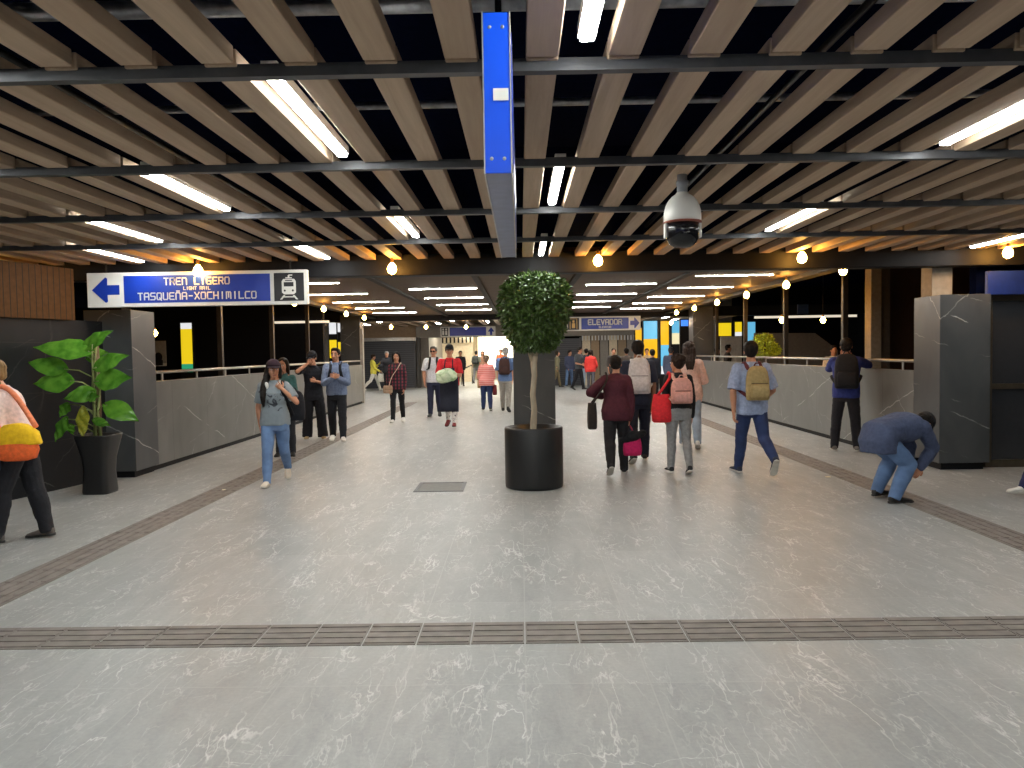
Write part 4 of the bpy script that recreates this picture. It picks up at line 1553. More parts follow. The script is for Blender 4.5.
    def leg_pts(s, i, infl0, infl1, end=1.0, calf=True):
        hj, kn, an = s.legs[i][:3]
        k = s.k
        r = s.rt
        pts = [hj + V3((0, 0, .0)), hj.lerp(kn, .5), kn]
        rad = [r[0] + infl0, (r[0] * .55 + r[1] * .5) + (infl0 + infl1) * .5, r[1] + infl1]
        back = -s.legs[i][3] * .012 * k
        if end >= 1:
            pts += [kn.lerp(an, .35) + back, an]
            rad += [r[1] * .96 + infl1, r[2] + infl1 * 1.0]
        elif end > .5:
            q = (end - .5) * 2
            pts += [kn.lerp(an, q)]
            rad += [r[1] * .95 + infl1]
        return pts, rad

    def body(s):
        k = s.k
        mb = MB()
        mb.rings([s.ring(t, 0) for t in (-.28, -.14, 0, .18, .38, .55, .70, .82, .90, .955, 1.0, 1.06)])
        for i in (0, 1):
            p, r = s.leg_pts(i, -.004, 0)
            mb.chain(p, r)
            hj, kn, an, u, rt, w, fl = s.legs[i]
            mb.chain([an, an - w * .035 * k - u * .03 * k, ], [.034 * k, .03 * k])
            mb.chain([an - w * .045 * k, an + u * .13 * fl - w * .05 * k], [.028 * k, .022 * k])
        ex = MB()
        for i, (sj, el, wr, d, th, n, curl) in enumerate(s.arms):
            ra = s.ra
            fw, tt = s.F(.9)
            mb.chain([s.P(.90) + V3(((-1, 1)[i] * .08 * k, 0, 0)), sj, sj.lerp(el, .45), el, el.lerp(wr, .3), wr], [.042 * k, ra[0], ra[0] * .88, ra[1] * .95, ra[1], ra[2]])
            # palm
            pc = wr + d * .048 * k
            mb.ell(pc, (d * .052 * k, th * .041 * k, n * .016 * k), 12, 8)
            mb.chain([wr, wr + d * .04 * k], [ra[2] * .95, .020 * k], 10)
            if s.detail <= 2:
                cu = R(curl)
                for j, (o_, L) in enumerate(((.029, .072), (.010, .080), (-.010, .074), (-.028, .060))):
                    b0 = wr + d * .083 * k + th * o_ * k
                    p = [b0 - d * .02 * k, b0]
                    ang = 0
                    for seg in (.42, .32, .26):
                        ang += cu * (.75 + .1 * j) * (.7 if seg == .42 else 1)
                        dd = d * math.cos(ang) + n * math.sin(ang)
                        p.append(p[-1] + dd * L * seg * k)
                    ex.tube(p, [.0098 * k, .0095 * k, .009 * k, .008 * k, .006 * k], 8)
                t0 = wr + d * .025 * k + th * .028 * k
                q = (th * .75 + d * .65 + n * .25).normalized()
                t1 = t0 + q * .038 * k
                q2 = (th * .3 + d * .85 + n * .45).normalized()
                ex.tube([t0 - q * .012 * k, t0, t1, t1 + q2 * .028 * k, t1 + q2 * .036 * k], [.012 * k, .0125 * k, .0105 * k, .009 * k, .005 * k], 8)
        # neck and head
        hc, hf, hr, hu = s.hc, s.hf, s.hr, s.hu
        nr = (.047 if s.sex == 'f' else .056) * k
        mb.chain([s.P(.97), hc - hu * .06 * k - hf * .012 * k], [nr * 1.12, nr * .95])
        hs = k if s.H > 1.5 else k * 1.05
        hs *= 1.05
        s.hs = hs
        mb.ell(hc + hu * .028 * hs - hf * .008 * hs, (hr * .074 * hs, hf * .093 * hs, hu * .086 * hs), 20, 14)
        mb.ell(hc - hu * .030 * hs + hf * .020 * hs, (hr * .058 * hs, hf * .068 * hs, hu * .078 * hs), 18, 12)
        mb.ell(hc - hu * .092 * hs + hf * .058 * hs, (hr * .030 * hs, hf * .026 * hs, hu * .022 * hs), 12, 8)
        for q in (-1, 1):
            mb.ell(hc - hu * .004 * hs - hf * .006 * hs + hr * q * .076 * hs, (hr * .010 * hs, hf * .019 * hs, hu * .032 * hs), 10, 8)
            mb.ell(hc - hu * .03 * hs + hf * .058 * hs + hr * q * .03 * hs, (hr * .026 * hs, hf * .022 * hs, hu * .022 * hs), 10, 8)
        mb.chain([hc + hu * .012 * hs + hf * .082 * hs, hc - hu * .014 * hs + hf * .098 * hs, hc - hu * .030 * hs + hf * .108 * hs], [.010 * hs, .012 * hs, .0145 * hs], 10)
        mb.ell(hc - hu * .036 * hs + hf * .094 * hs, (hr * .019 * hs, hf * .014 * hs, hu * .010 * hs), 10, 8)
        robj('body', mb, s.mskin, s.root, s.vox * .9, 2 if s.detail < 3 else 1, extra=ex)
        if s.detail <= 2:
            s.face()

    def face(s):
        hc, hf, hr, hu, h = s.hc, s.hf, s.hr, s.hu, s.hs
        for q in (-1, 1):
            c = hc + hr * q * .030 * h + hf * .083 * h + hu * .008 * h
            e = obj('eye', MB().ell(c, (hr * .0145 * h, hf * .008 * h, hu * .0075 * h), 12, 8), mat('eye_white', (.75, .72, .68), .3), s.root, True)
            obj('iris', MB().ell(c + hf * .0055 * h, (hr * .0065 * h, hf * .004 * h, hu * .0068 * h), 10, 6), mat('iris_dark', (.02, .012, .008), .2), e, True)
            obj('eyebrow', MB().tube([c + hu * .020 * h - hr * q * .016 * h + hf * .006 * h, c + hu * .024 * h + hf * .007 * h, c + hu * .018 * h + hr * q * .018 * h - hf * .003 * h], [.0035 * h, .0042 * h, .0028 * h], 6), mat('brow_dark', (.02, .014, .01), .8), s.root, True)
        obj('mouth', MB().ell(hc + hf * .086 * h - hu * .062 * h, (hr * .023 * h, hf * .010 * h, hu * .0075 * h), 14, 8), mat('lips', (.33, .12, .10), .45), s.root, True)

    # ---- hair and headwear
    def hair(s, style, col=(.012, .009, .008), label=None):
        hc, hf, hr, hu, h = s.hc, s.hf, s.hr, s.hu, s.hs
        mb = MB()
        f_ = lambda a, b, c: hc + hr * a * h + hf * b * h + hu * c * h
        mb.ell(f_(0, -.022, .040), (hr * .088 * h, hf * .096 * h, hu * .090 * h), 20, 14)
        if style in ('short', 'long', 'pony', 'bun', 'curly', 'bob', 'longside'):
            mb.ell(f_(0, -.045, .0), (hr * .076 * h, hf * .062 * h, hu * .082 * h), 18, 12)
        if style in ('short', 'quiff'):
            mb.ell(f_(0, .03, .098), (hr * .066 * h, hf * .055 * h, hu * .032 * h), 14, 8)
            for q in (-1, 1):
                mb.ell(f_(q * .074, -.012, .028), (hr * .012 * h, hf * .03 * h, hu * .04 * h), 10, 8)
        if style in ('long', 'bob', 'longside'):
            for q in (-1, 1):
                mb.chain([f_(q * .066, .012, .07), f_(q * .082, .0, .0), f_(q * .08, -.02, -.09)], [.03 * h, .024 * h, .026 * h], 10)
        if style == 'long':
            a = s.P(.97)
            fw, tt = s.F(.9)
            b1 = s.surf(0, .9, -1) - fw * .03 * h
            b2 = s.surf(0, .68, -1) - fw * .03 * h
            for x in (-.045, 0, .045):
                mb.chain([f_(x, -.07, .0), f_(x, -.075, -.09), b1 + V3((x, 0, 0)), b2 + V3((x * .8, 0, 0))], [.05 * h, .045 * h, .036 * h, .018 * h], 10)
        if style == 'longside':      # gathered over the right shoulder to the front
            p1, p2, p3 = s.surf(.11, .86, 1, .03), s.surf(.115, .62, 1, .035), s.surf(.12, .36, 1, .035)
            mb.chain([f_(.06, -.05, -.01), f_(.085, -.01, -.09), p1, p2, p3], [.05 * h, .046 * h, .042 * h, .038 * h, .016 * h], 10)
        if style == 'pony':
            mb.sph(f_(0, -.115, .05), .034 * h)
            fw, tt = s.F(.9)
            mb.chain([f_(0, -.115, .05), f_(0, -.15, -.02), f_(0, -.145, -.12), s.surf(0, .68, -1) - fw * .05], [.03 * h, .036 * h, .034 * h, .016 * h], 10)
        if style == 'bun':
            mb.ell(f_(0, -.10, .06), (hr * .058 * h, hf * .05 * h, hu * .052 * h), 14, 10)
            for q in (-1, 1):
                mb.ell(f_(q * .06, -.04, .01), (hr * .03 * h, hf * .05 * h, hu * .06 * h), 12, 8)
        if style in ('curly', 'bun'):
            rnd = random.Random(5)
            for _ in range(26):
                a, b = rnd.uniform(0, 6.28), rnd.uniform(-.2, 1.2)
                d = hr * math.cos(a) * math.cos(b) * .078 + hf * (math.sin(a) * math.cos(b) * .082 - .03) + hu * (math.sin(b) * .08 + .035)
                if d.dot(hf) > .045 and d.dot(hu) < .09:
                    continue
                mb.sph(hc + d * h, rnd.uniform(.016, .03) * h, 10, 6)
        m = mat('hair_%.3f_%.3f' % (col[0], col[1]), col, .6, var=.5, scale=40, stretch=(1, 1, .15), bump=.35, spec=.18)
        return robj('hair', mb, m, s.root, s.vox * .8, 1, .004, 26, label)

    def cap(s, col, visor=True, label=None):
        hc, hf, hr, hu, h = s.hc, s.hf, s.hr, s.hu, s.hs
        mb = MB()
        rs = []
        for z, r in ((.050, 1.02), (.075, 1.0), (.10, .90), (.122, .70), (.138, .40), (.143, .05)):
            rs.append([hc + hu * z * h - hf * .008 * h + hr * .086 * h * r * math.cos(a) + hf * .103 * h * r * math.sin(a) for a in [2 * math.pi * j / 28 for j in range(28)]])
        mb.rings(rs)
        c = obj('cap', mb, cloth(col), s.root, True, label=label)
        if visor:
            v = MB()
            top, bot = [], []
            for j in range(13):
                a = -1.15 + 2.3 * j / 12
                rim = hc + hu * (.058 - .012 * math.cos(a) ** 2) * h - hf * .008 * h + hr * .084 * h * math.sin(a) + hf * .10 * h * math.cos(a)
                out = hc + hu * .030 * h + hr * .086 * h * math.sin(a) + hf * (.10 * math.cos(a) + .075 * max(0, math.cos(a * 1.3)) - .008) * h
                top.append((rim, out))
            rs = [[a + hu * .003 * h, b + hu * .003 * h, b - hu * .004 * h, a - hu * .004 * h] for a, b in top]
            v.rings(rs)
            obj('visor', v, cloth(tuple(q * .8 for q in col)), c, True)

    # ---- clothes
    def top(s, m, sleeve=1.0, hem=-.12, infl=.012, name='shirt', sinf=None, label=None, neck=1.0, flare=0.0, amp=.006):
        k = s.k
        mb = MB()
        ts = [t for t in (-.45, -.3, -.2, -.1, 0, .18, .38, .55, .7, .82, .90, .955) if t > hem + .02 and t <= neck - .01]
        ts = [hem] + ts + ([neck] if neck < .99 else [1.0, 1.03])
        rr = []
        for t in ts:
            fl = flare * max(0, (.35 - t)) / .6
            rr.append(s.ring(t, (infl + fl) * (1 if t < .9 else .7)))
        mb.rings(rr)
        si = sinf if sinf is not None else infl * 1.05 + .004
        for i, (sj, el, wr, d, th, n, curl) in enumerate(s.arms):
            ra = s.ra
            sd = (-1, 1)[i]
            pts = [s.P(.87) + V3((sd * .09 * k, 0, 0)), sj]
            rad = [.045 * k + infl * .7, ra[0] + si * .8]
            sl = sleeve[i] if isinstance(sleeve, tuple) else sleeve
            if sl <= 0:
                continue
            if sl < .5:
                pts.append(sj.lerp(el, sl * 2))
                rad.append(ra[0] * .92 + si * 1.15)
            else:
                pts += [sj.lerp(el, .5), el]
                rad += [ra[0] * .9 + si, ra[1] + si]
                q = (sl - .5) * 2
                if q > .05:
                    pts += [el.lerp(wr, q * .5), el.lerp(wr, q)]
                    rad += [ra[1] * .96 + si, ra[2] + si * .9]
            if sl >= .5:
                mb.chain(pts, rad)
            else:
                mb.chain(pts[:2], rad[:2])
                mb.cone(pts[1], pts[2], rad[1], rad[2], 16)
        return robj(name, mb, m, s.root, s.vox, 2 if s.detail < 3 else 1, amp * (1 if s.detail < 3 else 0), 8.0, label)

    def pants(s, m, infl0=.010, infl1=.014, end=1.0, top=.2, name='trousers', label=None, amp=.006, bell=0.0):
        mb = MB()
        mb.rings([s.ring(t, infl0 * .8) for t in (-.30, -.14, 0, top * .6, top)])
        for i in (0, 1):
            p, r = s.leg_pts(i, infl0, infl1, end)
            hj, kn, an, u, rt, w, fl = s.legs[i]
            if end >= 1:
                mb.chain(p[:-1], r[:-1])
                e = an + (an - kn).normalized() * .035 * s.k
                mb.cone(p[-2], e, r[-2], r[-1] + bell, 16)
            else:
                mb.chain(p[:-1], r[:-1])
                mb.cone(p[-2], p[-1], r[-2], r[-1] + .006, 16)
        return robj(name, mb, m, s.root, s.vox, 2 if s.detail < 3 else 1, amp * (1 if s.detail < 3 else 0), 7.0, label)

    def shoes(s, m, msole=None, label=None, high=0.0):
        k = s.k
        for i in (0, 1):
            hj, kn, an, u, rt, w, fl = s.legs[i]
            o = an - w * .075 * k

            def sec(t, hw, h0, h1, n=14):
                c = o + u * t * fl
                out = []
                for j in range(n):
                    a = 2 * math.pi * j / n
                    x, z = math.cos(a), math.sin(a)
                    zz = h0 + (h1 - h0) * (.5 + .5 * math.copysign(abs(z) ** .7, z))
                    ww = hw * math.copysign(abs(x) ** .75, x) * (1.0 if z < .2 else 1 - .35 * (z - .2))
                    out.append(c + rt * ww * k + w * zz * k)
                return out
            up = MB().rings([sec(-.072, .012, .022, .05), sec(-.066, .028, .018, .078 + high), sec(-.045, .036, .016, .095 + high), sec(-.005, .038, .016, .100 + high), sec(.035, .039, .016, .088 + high * .4), sec(.08, .042, .016, .066), sec(.125, .046, .016, .053), sec(.165, .043, .016, .045), sec(.19, .032, .016, .036), sec(.203, .012, .018, .028)])
            sh = obj('shoe', up, m, s.root, True, label=label)
            so = MB().rings([sec(-.077, .014, .0, .022), sec(-.068, .033, .0, .024), sec(-.03, .040, .0, .023), sec(.04, .041, .0, .021), (sec(.12, .049, .0, .021)), sec(.17, .046, .0, .022), sec(.198, .034, .002, .023), sec(.212, .012, .006, .022)])
            obj('sole', so, msole or M_rubber, sh, True)

    # ---- things worn: bags keep an Empty of their own at the bag's underside
    def carried(s, name, label, cat, base):
        wm = Matrix.Translation(s.pos) @ Matrix.Rotation(-R(s.heading), 4, 'Z')
        t = thing(name, label, cat, wm @ V3(base), -R(s.heading))
        t['_b'] = 0
        del t['_b']
        return t, Matrix.Translation(-V3(base))

    def backpack(s, label, col, w=.30, h=.42, d=.15, cs=.58, strapcol=None, pocketcol=None, slung=0, infl=.02, pocket=True, cat='backpack', side=-1):
        k = s.k
        fw, tt = s.F(cs)
        xoff = slung
        hd = s.section(cs)[1] * s.b + infl
        cen = s.P(cs) + fw * side * (hd + d * k / 2 + .005) + V3((xoff, 0, 0))
        base = cen - tt * h / 2 * k
        t, mx = s.carried('backpack', label, cat, base)
        m = cloth(col)

        def sect(u, hw, hdp, e=3.2, oy=0.0):
            c = cen + tt * (u - .5) * h * k + fw * oy * k
            out = []
            for j in range(24):
                a = 2 * math.pi * j / 24
                x, y = math.cos(a), math.sin(a)
                out.append(c + V3((1, 0, 0)) * math.copysign(abs(x) ** (2 / e), x) * hw * k + fw * math.copysign(abs(y) ** (2 / e), y) * hdp * k)
            return out
        mb = MB().rings([sect(0, w * .40, d * .30), sect(.03, w * .48, d * .46), sect(.25, w * .5, d * .5), sect(.6, w * .49, d * .46), sect(.82, w * .44, d * .38), sect(.94, w * .34, d * .27), sect(1.0, w * .18, d * .12)]).xf(mx)
        body = obj('bag_body', mb, m, t, True)
        if pocket:
            pm = cloth(pocketcol) if pocketcol else m
            oy = side * (d * .5 + .012)
            pk = MB().rings([sect(.06, w * .34, .018, 4, oy), sect(.09, w * .38, .032, 4, oy), sect(.40, w * .38, .030, 4, oy), sect(.47, w * .34, .012, 4, oy - side * .01)]).xf(mx)
            pb = obj('front_pocket', pk, pm, t, True)
            zc = cen + tt * (.49 - .5) * h * k + fw * side * (d * .5 + .016) * k
            obj('zip', MB().tube([zc - V3((w * .36 * k, 0, 0)), zc + fw * side * .012, zc + V3((w * .36 * k, 0, 0))], .005, 6).xf(mx), cloth(tuple(c * .25 for c in col)), pb, True)
        sm = cloth(strapcol or tuple(c * .8 for c in col))
        xs = (-1, 1) if not slung else ((1,) if slung > 0 else (-1,))
        for q in xs:
            xa = q * .085 * k
            if slung:
                xa = q * .12 * k
            top_ = cen + tt * h * .44 * k - fw * side * d * .35 * k + V3((xa * .5 if not slung else 0, 0, 0))
            sh = s.P(.93) + V3((xa, 0, 0)) + tt * (infl + .026) * k
            pts = [top_, s.surf(xa, .84, -1, infl + .014), sh, s.surf(xa, .84, 1, infl + .014), s.surf(xa * 1.15, .70, 1, infl + .012), s.surf(xa * 1.45, .50, 1, infl + .006), s.P(.42) + V3((q * (s.section(.42)[0] * s.b + infl + .012), 0, 0)), cen - tt * h * .40 * k - fw * side * d * .3 * k + V3((q * w * .36 * k if not slung else 0, 0, 0))]
            sp = [pts[0]]
            for a in range(1, len(pts)):
                p0, p1 = pts[a - 1], pts[a]
                pm_, pn = pts[max(0, a - 2)], pts[min(len(pts) - 1, a + 1)]
                for u in (.25, .5, .75, 1):
                    sp.append(.5 * ((2 * p0) + (p1 - pm_) * u + (2 * pm_ - 5 * p0 + 4 * p1 - pn) * u * u + (3 * p0 - pm_ - 3 * p1 + pn) * u ** 3))
            mbs = MB().ribbon(sp, V3((1, 0, 0)) + (fw + tt) * .05, .05 * k, .012 * k).xf(mx)
            obj('strap', mbs, sm, t, True)
        hp = cen + tt * h * .5 * k
        obj('grab_loop', MB().tube([hp - V3((.04 * k, 0, 0)), hp + tt * .035 * k - V3((.02 * k, 0, 0)), hp + tt * .035 * k + V3((.02 * k, 0, 0)), hp + V3((.04 * k, 0, 0))], .008 * k, 8).xf(mx), sm, t, True)
        return t

    def bag(s, name, label, cat, col, top, w, h, d, handle=None, e=3.0, taper=.85, m=None, hcol=None, ax=(1, 0, 0), flap=None, hw=.022):
        """soft bag whose mouth centre is at top (local point); handle = list of points for the strap"""
        k = s.k
        top = V3(top)
        ax = V3(ax).normalized()
        ay = V3((0, 0, 1)).cross(ax)
        base = top - V3((0, 0, h))
        t, mx = s.carried(name, label, cat, base)
        mm = m or cloth(col)

        def sect(u, a_, b_):
            c = base + V3((0, 0, h * u))
            out = []
            for j in range(22):
                a = 2 * math.pi * j / 22
                x, y = math.cos(a), math.sin(a)
                out.append(c + ax * math.copysign(abs(x) ** (2 / e), x) * w / 2 * a_ + ay * math.copysign(abs(y) ** (2 / e), y) * d / 2 * b_)
            return out
        mb = MB().rings([sect(0, .78, .55), sect(.05, .93, .85), sect(.3, 1.0, 1.0), sect(.65, .96, .85), sect(.92, taper, .45), sect(1.0, taper * .97, .25)]).xf(mx)
        obj('bag_body', mb, mm, t, True)
        if flap:
            fm = MB().rings([sect(.45, .9, 1.12), sect(.5, 1.0, 1.14), sect(.8, 1.0, 1.0), sect(1.02, .88, .5), sect(1.05, .7, .2)]).xf(mx)
            obj('flap', fm, cloth(flap), t, True)
        if handle:
            pts = [V3(p) for p in handle]
            sp = [pts[0]]
            for a in range(1, len(pts)):
                p0, p1 = pts[a - 1], pts[a]
                pm_, pn = pts[max(0, a - 2)], pts[min(len(pts) - 1, a + 1)]
                for u in (.25, .5, .75, 1):
                    sp.append(.5 * ((2 * p0) + (p1 - pm_) * u + (2 * pm_ - 5 * p0 + 4 * p1 - pn) * u * u + (3 * p0 - pm_ - 3 * p1 + pn) * u ** 3))
            obj('strap', MB().tube(sp, hw / 2, 8).xf(mx), cloth(hcol or col), t, True)
        return t


M_rubber = mat('white_rubber', (.62, .60, .56), .6)
M_rubk = mat('black_rubber', (.015, .015, .015), .6)
STAND = ((1, 2, 3, 0), (-1, 2, 3, 0))
STANDW = ((2, 2, 6, 0), (-3, 3, 5, 0))
WALKL = ((20, 6, 1, -6), (-16, 30, 1, 42))      # left leg in front, right toe pushing off
WALKR = ((-16, 30, 1, 42), (20, 6, 1, -6))
STEPL = ((13, 4, 1, -2), (-10, 18, 1, 22))
STEPR = ((-10, 18, 1, 22), (13, 4, 1, -2))
DOWN = (('s', 4, 7, 12), ('s', -2, 7, 10))
SWINGR = (('s', -18, 8, 10), ('s', 20, 8, 18))
SWINGL = (('s', 20, 8, 18), ('s', -18, 8, 10))
DENIM = mat('blue_denim', hexc(98, 126, 168), .85, var=.25, scale=7, bump=.15)
DENIMD = mat('dark_denim', hexc(38, 54, 96), .85, var=.25, scale=7, bump=.15)
DENIMN = mat('navy_denim', hexc(30, 36, 62), .85, var=.2, scale=7, bump=.15)
DENIMP = mat('pale_denim', hexc(150, 165, 185), .85, var=.2, scale=7, bump=.15)
KHAIR = (.012, .009, .008)


def gp(px, py):
    g = ground(px, py)
    return (g.x, g.y)


# --- woman in cap, grey t-shirt
p = Person('woman in dark cap, grey printed t-shirt and blue jeans striding toward the viewer', gp(277, 484), 1.55, 'f', 170, ((-13, 34, 1, 40), (17, 4, 1, -3)),
           (('t', (-.13, .13, .80), (-.9, -.2, -.8)), ('s', -8, 14, 14)), (-14, 2), 2, 1, 1.08, 'tan')
p.hair('longside')
p.cap(hexc(44, 24, 38))
p.top(splotch_material('grey_printed_tee', hexc(128, 138, 146), hexc(52, 56, 66), 9, .57, .62, zr=(.92, 1.22)), .38, -.16, .016, 't_shirt')
p.pants(DENIM, .012, .016)
p.shoes(mat('cream_canvas', hexc(222, 212, 196), .8), M_rubber)
hp_, mx = p.carried('headphones', 'white headphones round the neck of the woman in the dark cap', 'headphones', p.P(.96))
hb = MB().tube([p.surf(-.075, .93, 1, .03), p.P(.98) + V3((-.085, -.02, .01)), p.P(.99) + V3((0, -.085, .01)), p.P(.98) + V3((.085, -.02, .01)), p.surf(.075, .93, 1, .03)], .012, 8).xf(mx)
obj('band', hb, M_white, hp_, True)
for q in (-1, 1):
    c = p.surf(q * .075, .90, 1, .035)
    obj('ear_cup', MB().ell(c, ((.028, 0, 0), (0, .022, 0), (0, 0, .045)), 14, 8).xf(mx), M_white, hp_, True)
p.backpack('black backpack slung on one shoulder of the woman in the dark cap', hexc(18, 20, 30), .30, .42, .17, .30, slung=-.21, infl=.015)

# --- woman half hidden behind her
p = Person('woman with dark hair and teal top half hidden behind the woman in cap', gp(286, 456), 1.55, 'f', 172, STAND, (DOWN[0], ('t', (.05, .16, .95), None)), (8, 4), skin='tan')
p.hair('long', (.02, .012, .008))
p.top(cloth(hexc(60, 104, 104)), .4, -.15, .015)
p.pants(cloth(hexc(40, 42, 50)))
p.shoes(M_rubk, M_rubk)

# --- man in black with cap
p = Person('man in black t-shirt and wide black trousers raising a hand to his face', gp(315, 439), 1.66, 'm', 165, STANDW, (('t', (-.05, .16, .45), None), ('t', (.10, .17, 1.12), (.9, .2, -.7))), (28, 12), 3, 4, 1.0, 'tan')
p.hair('short')
p.cap(hexc(26, 28, 36))
p.top(cloth(hexc(22, 24, 34)), .42, -.2, .018, 't_shirt')
p.pants(cloth(hexc(16, 17, 25)), .02, .045, bell=.02)
p.shoes(mat('tan_shoe', hexc(150, 128, 90), .8), M_rubber)

# --- man in grey-blue hoodie
p = Person('man in grey-blue hoodie holding his hands before his chest, walking', gp(338, 441), 1.70, 'm', 172, ((10, 3, 2, 0), (-8, 12, 2, 12)), (('t', (-.02, .21, .52), None), ('t', (.03, .21, .50), None)), (14, 0), 2, 1, 1.05, 'tan')
p.hair('quiff')
p.top(cloth(hexc(112, 128, 160)), 1.0, -.14, .024, 'hoodie', sinf=.02)
p.pants(cloth(hexc(28, 32, 40)), .014, .024)
p.shoes(mat('white_shoe', hexc(225, 222, 216), .6), M_rubber)
hd = MB()
for (x, t_) in ((0, .99),):
    hd.chain([p.surf(-.07, .97, 1, .03), p.P(1.02) + V3((-.09, -.03, .0)), p.P(1.0) + V3((0, -.10, -.01)), p.P(1.02) + V3((.09, -.03, 0)), p.surf(.07, .97, 1, .03)], [.022, .032, .045, .032, .022])
robj('hood', hd, cloth(hexc(104, 120, 152)), p.root, .012, 2, .004)
p.backpack('dark backpack worn by the man in grey-blue hoodie, only its straps showing', hexc(24, 28, 40), .3, .42, .14, infl=.03)

# --- woman in red plaid jacket
p = Person('woman in dark jacket with red plaid front, black trousers and white shoes', gp(398, 423), 1.62, 'f', 178, STEPR, (('s', 2, 10, 14), ('s', 4, 12, 16)), (0, 3), 2, 1, 1.02, 'tan', 2)
p.hair('bob')
plaid = stripe_material('red_plaid_cloth', hexc(30, 26, 34), hexc(112, 34, 52), 0, .075, .45, (2, .075, .4, hexc(24, 22, 30)))
p.top(plaid, 1.0, -.2, .022, 'jacket', sinf=.02)
p.pants(cloth(hexc(22, 22, 28)), .008, .014)
p.shoes(mat('white_shoe', hexc(225, 222, 216), .6), M_rubber)
p.bag('crossbody_bag', 'small beige crossbody bag at the hip of the plaid-jacketed woman', 'bag', hexc(176, 150, 126), p.surf(.17, -.02, 1, .06) + V3((.03, 0, 0)), .22, .17, .08,
      [p.surf(.17, 0, 1, .05), p.surf(.10, .4, 1, .04), p.surf(-.04, .8, 1, .04), p.P(.96) + V3((-.10, 0, .04)), p.surf(-.06, .8, -1, .04), p.surf(.12, .3, -1, .04), p.surf(.17, 0, 1, .05)], flap=hexc(160, 134, 110), hcol=hexc(200, 180, 160), hw=.016)

# --- man in white shirt behind
p = Person('grey-haired man in white short-sleeved shirt and sunglasses walking behind the red-shirted man', gp(435, 417), 1.74, 'm', 178, STEPR, (('s', -6, 10, 12), ('s', 10, 14, 20)), (10, 2), 2, 1, 1.1, 'tan', 2)
p.hair('short', (.07, .065, .06))
p.top(cloth(hexc(206, 206, 212)), .42, -.16, .02)
p.pants(cloth(hexc(34, 38, 62)), .014, .02)
p.shoes(M_rubk, M_rubk)
gl, mx = p.carried('sunglasses', 'dark sunglasses worn by the man in the white shirt', 'sunglasses', p.hc)
gm = MB()
for q in (-1, 1):
    gm.ell(p.hc + p.hr * q * .032 + p.hf * .096 + p.hu * .006, (p.hr * .028, p.hf * .007, p.hu * .02), 14, 8)
    gm.tube([p.hc + p.hr * q * .056 + p.hf * .088 + p.hu * .012, p.hc + p.hr * q * .082 + p.hu * .012], .004, 6)
gm.tube([p.hc - p.hr * .01 + p.hf * .1 + p.hu * .012, p.hc + p.hr * .01 + p.hf * .1 + p.hu * .012], .004, 6)
obj('frame', gm.xf(mx), M_black, gl, True)
p.backpack('black backpack of the man in the white shirt, strap over his shoulder', hexc(22, 22, 28), .3, .42, .15, infl=.03)

# --- red shirt man with apron
p = Person('man in red t-shirt, black cap and long dark apron carrying a pale bundle', gp(451, 427), 1.74, 'm', 184, STEPL, (('t', (-.04, .25, .40), None), ('t', (.06, .26, .34), None)), (-6, -4), 1, 1, 1.1, 'tan', 2)
p.hair('short')
p.cap(hexc(22, 22, 26))
p.top(cloth(hexc(206, 38, 46)), .44, -.1, .018, 't_shirt')
p.pants(splotch_material('white_print_leggings', hexc(214, 210, 206), hexc(70, 74, 86), 14, .56, .6), .006, .010)
p.shoes(mat('dark_red_shoe', hexc(120, 34, 40), .7), M_rubk)
ap = MB()
rows = [.62, .5, .3, .1, -.1, -.35, -.65, -.95, -1.15]
rs_o, rs_i = [], []
for t in rows:
    hw = .13 if t > .45 else .2
    ro, ri = [], []
    for j in range(13):
        x = (-1 + 2 * j / 12) * hw
        tt_ = max(t, -.25)
        q = p.surf(max(-.15, min(.15, x * .78)), tt_, 1, .030)
        q = V3((x, q.y + (.02 + .05 * max(0, -.25 - t)) + .008 * math.sin(j * 1.7 + t * 3), p.P(t).z))
        ro.append(q)
        ri.append(q - V3((0, .012, 0)))
    rs_o.append(ro + list(reversed(ri)))
ap.rings(rs_o)
obj('apron', ap, cloth(hexc(30, 33, 48)), p.root, True)
obj('apron_strap', MB().tube([p.surf(-.09, .62, 1, .035), p.surf(-.08, .9, 1, .035), p.P(.99) + V3((-.05, -.05, .03)), p.P(.99) + V3((.05, -.05, .03)), p.surf(.08, .9, 1, .035), p.surf(.09, .62, 1, .035)], .012, 8), cloth(hexc(30, 33, 48)), p.root, True)
bd = MB()
bd.ell((.02, .34, p.P(.36).z - .02), ((.23, 0, .02), (0, .10, 0), (-.03, 0, .15)), 24, 14)
bd.ell((.10, .33, p.P(.2).z), ((.15, 0, 0), (0, .09, 0), (0, 0, .11)), 18, 10)
bt, mx = p.carried('bundle', 'pale greenish-white plastic bundle held by the man in red', 'bundle', (.02, .34, p.P(.1).z))
robj('wrapping', bd.xf(mx), splotch_material('pale_green_plastic', hexc(208, 220, 190), hexc(150, 180, 130), 6, .45, .6, .4), bt, .014, 2, .016, 9)

